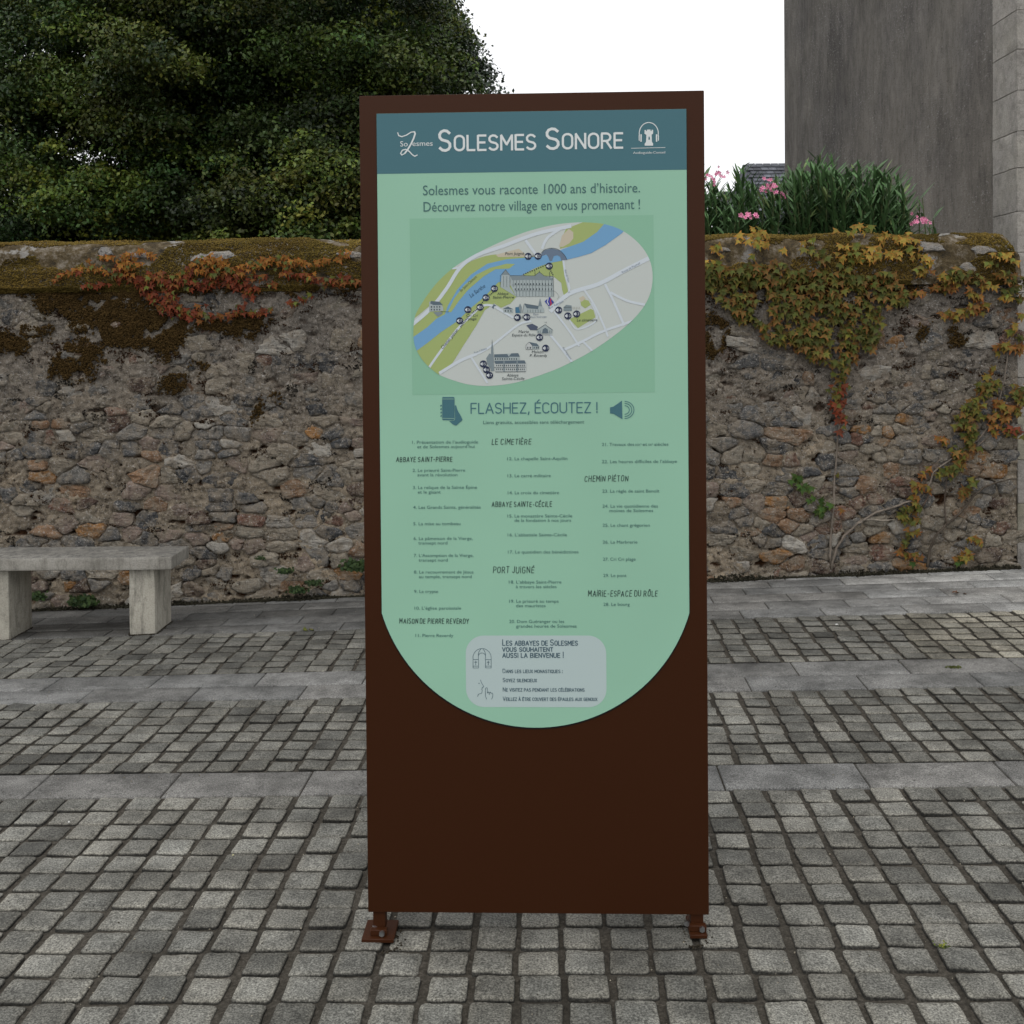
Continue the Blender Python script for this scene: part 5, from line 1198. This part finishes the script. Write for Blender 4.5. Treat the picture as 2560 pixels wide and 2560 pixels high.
for (t, a, b, cp) in (('Port Juign\u00e9', (770, 288), (908, 285), 7.5), ('\u00e0', (966, 300), (978, 300), 7), ('\u00e0', (889, 748), (901, 748), 7), ('Abbaye', (712, 578), (794, 578), 6.5), ('Sainte-Pierre', (680, 604), (834, 604), 6.5), ('Cri Cri', (486, 738), (568, 736), 6.5), ('plage', (500, 762), (560, 760), 6.5),
                      ('Le cimeti\u00e8re', (1294, 774), (1442, 768), 7), ('Mairie', (868, 856), (942, 854), 6.5), ('Espace du R\u00f4le', (820, 882), (992, 878), 6.5), ('Maison', (965, 1004), (1048, 1002), 6.5), ('P. Reverdy', (950, 1030), (1076, 1030), 6.5), ('Abbaye', (782, 1174), (866, 1174), 7), ('Sainte-C\u00e9cile', (746, 1200), (910, 1198), 7)):
    if t == 'Sainte-Pierre': t = 'Saint-Pierre'
    pr = Print(); text(pr, t, q2(*a), q2(*b), cp, LK, **hk); pr.build('map_lettering')
for (t, a, b, cp, c) in (('La Sarthe', (520, 598), (628, 520), 9.5, (.03, .09, .16)), ('\u00cele Saint-Cl\u00e9ment', (448, 558), (566, 448), 6.5, (.10, .14, .08)), ('Chemin pi\u00e9ton', (314, 975), (428, 838), 7.5, LK), ('Route de Poumeil', (1625, 420), (1756, 352), 5, (.2, .25, .32)), ('Rue Angevine', (1188, 965), (1248, 1050), 4.5, (.2, .25, .32)),
                         ('Rue de Pont', (1204, 395), (1228, 488), 4.2, (.2, .25, .32)), ('Rue l\u2019Abb\u00e9', (545, 1006), (636, 974), 4.2, (.2, .25, .32)), ('Rue Rabelais', (1090, 682), (1196, 628), 4.6, (.2, .25, .32)), ('Place', (975, 727), (1012, 725), 5, (.2, .25, .32)), ('Dom Gu\u00e9ranger', (957, 746), (1076, 742), 4.6, (.2, .25, .32))):
    pr = Print(); text(pr, t, q2(*a), q2(*b), cp, c, 6.2, rot=True, shear=.12); pr.build('map_lettering')
# ---- call to action
pr = Print(); strokes(pr, 'FLASHEZ, \u00c9COUTEZ !', q4(-64, 213), q4(858, 209), 25, 2.8, TEAL, gap=.2); pr.build('slogan')
pr = Print(); text(pr, 'Liens gratuits, accessibles sans t\u00e9l\u00e9chargement', q4(25, 292), q4(762, 288), 8.2, MTXT); pr.build('lettering')
pr = Print()
pr.poly(PX(q3, [(430, 94), (510, 94), (517, 101), (517, 256), (510, 265), (432, 263), (427, 256), (427, 101)]), 3, TEAL); pr.line(PX(q3, [(428, 109), (516, 109)]), .0012, 4, (.272, .465, .345)); pr.line(PX(q3, [(428, 250), (516, 252)]), .0012, 4, (.272, .465, .345))
pr.poly(PX(q3, [(519, 160), (527, 152), (540, 195), (565, 235), (575, 262), (530, 303), (505, 295), (478, 270), (512, 268), (521, 258)]), 3, TEAL)
for y in (155, 180, 205, 230): pr.poly(PX(q3, [(411+(y-155)*.05, y+4), (418, y-5), (424, y-2), (424, y+6), (414, y+10)]), 3, TEAL)
pr.build('phone_icon')
pr = Print(); pr.poly(PX(q4, [(951, 170), (976, 165), (1038, 121), (1042, 257), (978, 218), (951, 214)]), 3, TEAL)
for (r_, w_) in ((34, 1.6), (52, 1.6), (68, 1.6)): pr.line(PX(q4, [(1058+r_*math.cos(R(a)), 189+r_*.92*math.sin(R(a))) for a in range(-90, 91, 9)]), .0018, 3, TEAL)
pr.build('loudspeaker_icon')
# ---- list
pr = Print(); cap = 7.6
def tl(fn, body, x0, x1, y, dy=-1):
    pr = Print(); text(pr, body, fn(x0, y), fn(x1, y+dy), cap, MTXT); pr.build('lettering')
E = '\u00e9'
for (b_, x0, x1, y) in (('1. Pr\u00e9sentation de l\u2019audioguide', 208, 690, 435), ('et de Solesmes aujourd\u2019hui', 245, 664, 468), ('2. Le prieur\u00e9 Saint-Pierre', 211, 594, 641), ('avant la r\u00e9volution', 246, 538, 674), ('3. La relique de la Sainte \u00c9pine', 213, 681, 766), ('et le gisant', 249, 416, 800),
                        ('4. Les Grands Saints, g\u00e9n\u00e9ralit\u00e9s', 215, 708, 911), ('5. La mise au tombeau', 216, 560, 1031), ('6. La p\u00e2moison de la Vierge,', 218, 650, 1139), ('transept nord', 253, 465, 1172), ('7. L\u2019Assomption de la Vierge,', 220, 655, 1263), ('transept nord', 255, 467, 1297),
                        ('8. Le recouvrement de J\u00e9sus', 221, 655, 1384), ('au temple, transept nord', 257, 642, 1418), ('9. La crypte', 222, 398, 1526), ('10. L\u2019\u00e9glise paroissiale', 225, 565, 1648), ('11. Pierre Reverdy', 232, 508, 1848)): tl(q3, b_, x0, x1, y)
for (b_, x0, x1, y) in (('12. La chapelle Saint-Aquilin', 200, 639, 556), ('13. Le carr\u00e9 militaire', 202, 518, 681), ('14. La croix du cimeti\u00e8re', 204, 579, 805), ('15. Le monast\u00e8re Sainte-C\u00e9cile', 202, 675, 975), ('de la fondation \u00e0 nos jours', 253, 666, 1007), ('16. L\u2019abbatiale Sainte-C\u00e9cile', 203, 636, 1113), ('17. Le quotidien des b\u00e9n\u00e9dictines', 205, 721, 1238),
                        ('18. L\u2019abbaye Saint-Pierre', 212, 596, 1458), ('\u00e0 travers les si\u00e8cles', 263, 560, 1492), ('19. Le prieur\u00e9 au temps', 214, 575, 1598), ('des mauristes', 264, 480, 1631), ('20. Dom Gu\u00e9ranger ou les', 215, 616, 1746), ('grandes heures de Solesmes', 265, 707, 1780),
                        ('22. Les heures difficiles de l\u2019abbaye', 892, 1440, 577), ('23. La r\u00e8gle de saint Beno\u00eet', 895, 1312, 793), ('24. La vie quotidienne des', 896, 1301, 903), ('moines de Solesmes', 947, 1266, 936), ('25. Le chant gr\u00e9gorien', 897, 1242, 1043), ('26. La Marbrerie', 898, 1151, 1166), ('27. Cri Cri plage', 899, 1138, 1291), ('29. Le pont', 902, 1071, 1410), ('28. Le bourg', 903, 1095, 1621)): tl(q4, b_, x0, x1, y)
tl(q4, '21. Travaux des', 892, 1127, 452)
cap = 5.4; tl(q4, 'XIX', 1133, 1172, 452); cap = 7.6; tl(q4, 'et', 1190, 1222, 451); cap = 5.4; tl(q4, 'XX', 1229, 1256, 451); cap = 7.6; tl(q4, 'si\u00e8cles', 1275, 1378, 451)
cap = 4; tl(q4, 'e', 1174, 1182, 442); tl(q4, 'e', 1258, 1266, 442)
pr = Print()
for (fn, t, a, b, cp) in ((q3, 'ABBAYE SAiNT-PiERRE', (92, 571), (498, 562), 11.5), (q3, 'MAiSON DE PiERRE REVERDY', (116, 1752), (620, 1744), 11.5), (q4, 'LE CiMETi\u00c8RE', (88, 443), (372, 438), 13), (q4, 'ABBAYE SAiNTE-C\u00c9CiLE', (88, 900), (526, 892), 12), (q4, 'PORT JUiGN\u00c9', (98, 1383), (395, 1378), 15),
                          (q4, 'CHEMiN Pi\u00c9TON', (766, 714), (1080, 706), 13.5), (q4, 'MAiRiE-ESPACE DU R\u00d4LE', (793, 1556), (1295, 1546), 14)):
    pr = Print(); strokes(pr, t, fn(*a), fn(*b), cp, 1.45, INK, hand=.8, gap=.36); pr.build('heading')
# ---- welcome box
pr = Print(); bx = PX(q5, [(250, 108), (1605, 108), (1608, 797), (252, 797)]); x0 = (bx[0][0]+bx[3][0])/2; x1 = (bx[1][0]+bx[2][0])/2; z1 = bx[0][1]; z0 = bx[3][1]; r_ = .047
P = []
for (cx, cz, a0) in ((x1-r_, z1-r_, 0), (x0+r_, z1-r_, 90), (x0+r_, z0+r_, 180), (x1-r_, z0+r_, 270)): P += [(cx+r_*math.cos(R(a0+k*9)), cz+r_*math.sin(R(a0+k*9))) for k in range(11)]
pr.poly(P, 1, (.44, .54, .53)); pr.build('welcome_box')
pr = Print(); BT = (.055, .105, .135)
def sc_(t, a, b, cp, wd):
    pr = Print(); strokes(pr, t, q5(*a), q5(*b), cp, wd, BT, lay=3, smallcaps=True, gap=.24); pr.build('lettering')
sc_('Les abbayes de Solesmes', (606, 204), (1326, 199), 14, 2.0); sc_('vous souhaitent', (604, 262), (1087, 259), 12.5, 2.0); sc_('aussi la bienvenue !', (606, 321), (1192, 317), 13.5, 2.0)
sc_('Dans les lieux monastiques :', (608, 468), (1183, 466), 9.5, 1.3); sc_('Soyez silencieux', (609, 556), (933, 554), 9.5, 1.3); sc_('Ne visitez pas pendant les c\u00e9l\u00e9brations', (610, 647), (1392, 645), 9.5, 1.3); sc_('Veillez \u00e0 \u00eatre couvert des \u00e9paules aux genoux', (610, 737), (1516, 735), 9.5, 1.3)
pr = Print(); w_ = .0011
pr.line(PX(q5, [(320, 420), (320, 320)]+[(407+88*math.cos(R(a)), 322-90*math.sin(R(a))) for a in range(180, -1, -9)]+[(495, 320), (495, 420), (440, 418), (440, 300)]+[(406+34*math.cos(R(a)), 305-30*math.sin(R(a))) for a in range(0, 181, 18)]+[(373, 420), (320, 420)]), w_, 3, BT)
pr.line(PX(q5, [(372, 310), (371, 290), (378, 262), (395, 236)]), w_, 3, BT); pr.line(PX(q5, [(441, 310), (441, 290), (434, 262), (418, 236)]), w_, 3, BT)
for (xa, xb) in ((320, 373), (440, 495)):
    for y in (338, 402): pr.line(PX(q5, [(xa, y), (xb, y)]), w_, 3, BT)
    xm = (xa+xb)/2; pr.line(PX(q5, [(xm, 350), (xm, 392)]), w_*1.2, 3, BT); pr.line(PX(q5, [(xm-13, 364), (xm+13, 364)]), w_*1.2, 3, BT)
pr.build('stole_icon'); pr = Print(); pr.line(PX(q5, [(391, 533), (400, 560), (424, 598), (421, 604), (408, 606), (410, 615), (404, 622), (409, 636), (404, 662), (385, 669), (370, 674), (364, 697)]), w_, 3, BT)
pr.poly(PX(q5, [(378+5*math.cos(t), 568+5*math.sin(t)) for t in np.linspace(0, 6.28, 9)[:-1]]), 3, BT)
pr.line(PX(q5, [(452, 722), (440, 690), (440, 620), (446, 610), (455, 612), (459, 622), (459, 662), (472, 650), (477, 664), (488, 652), (494, 665), (504, 660), (511, 672), (509, 700), (498, 724)]), w_, 3, BT); pr.line(PX(q5, [(476, 664), (476, 680)]), w_, 3, BT)
pr.build('silence_icon')
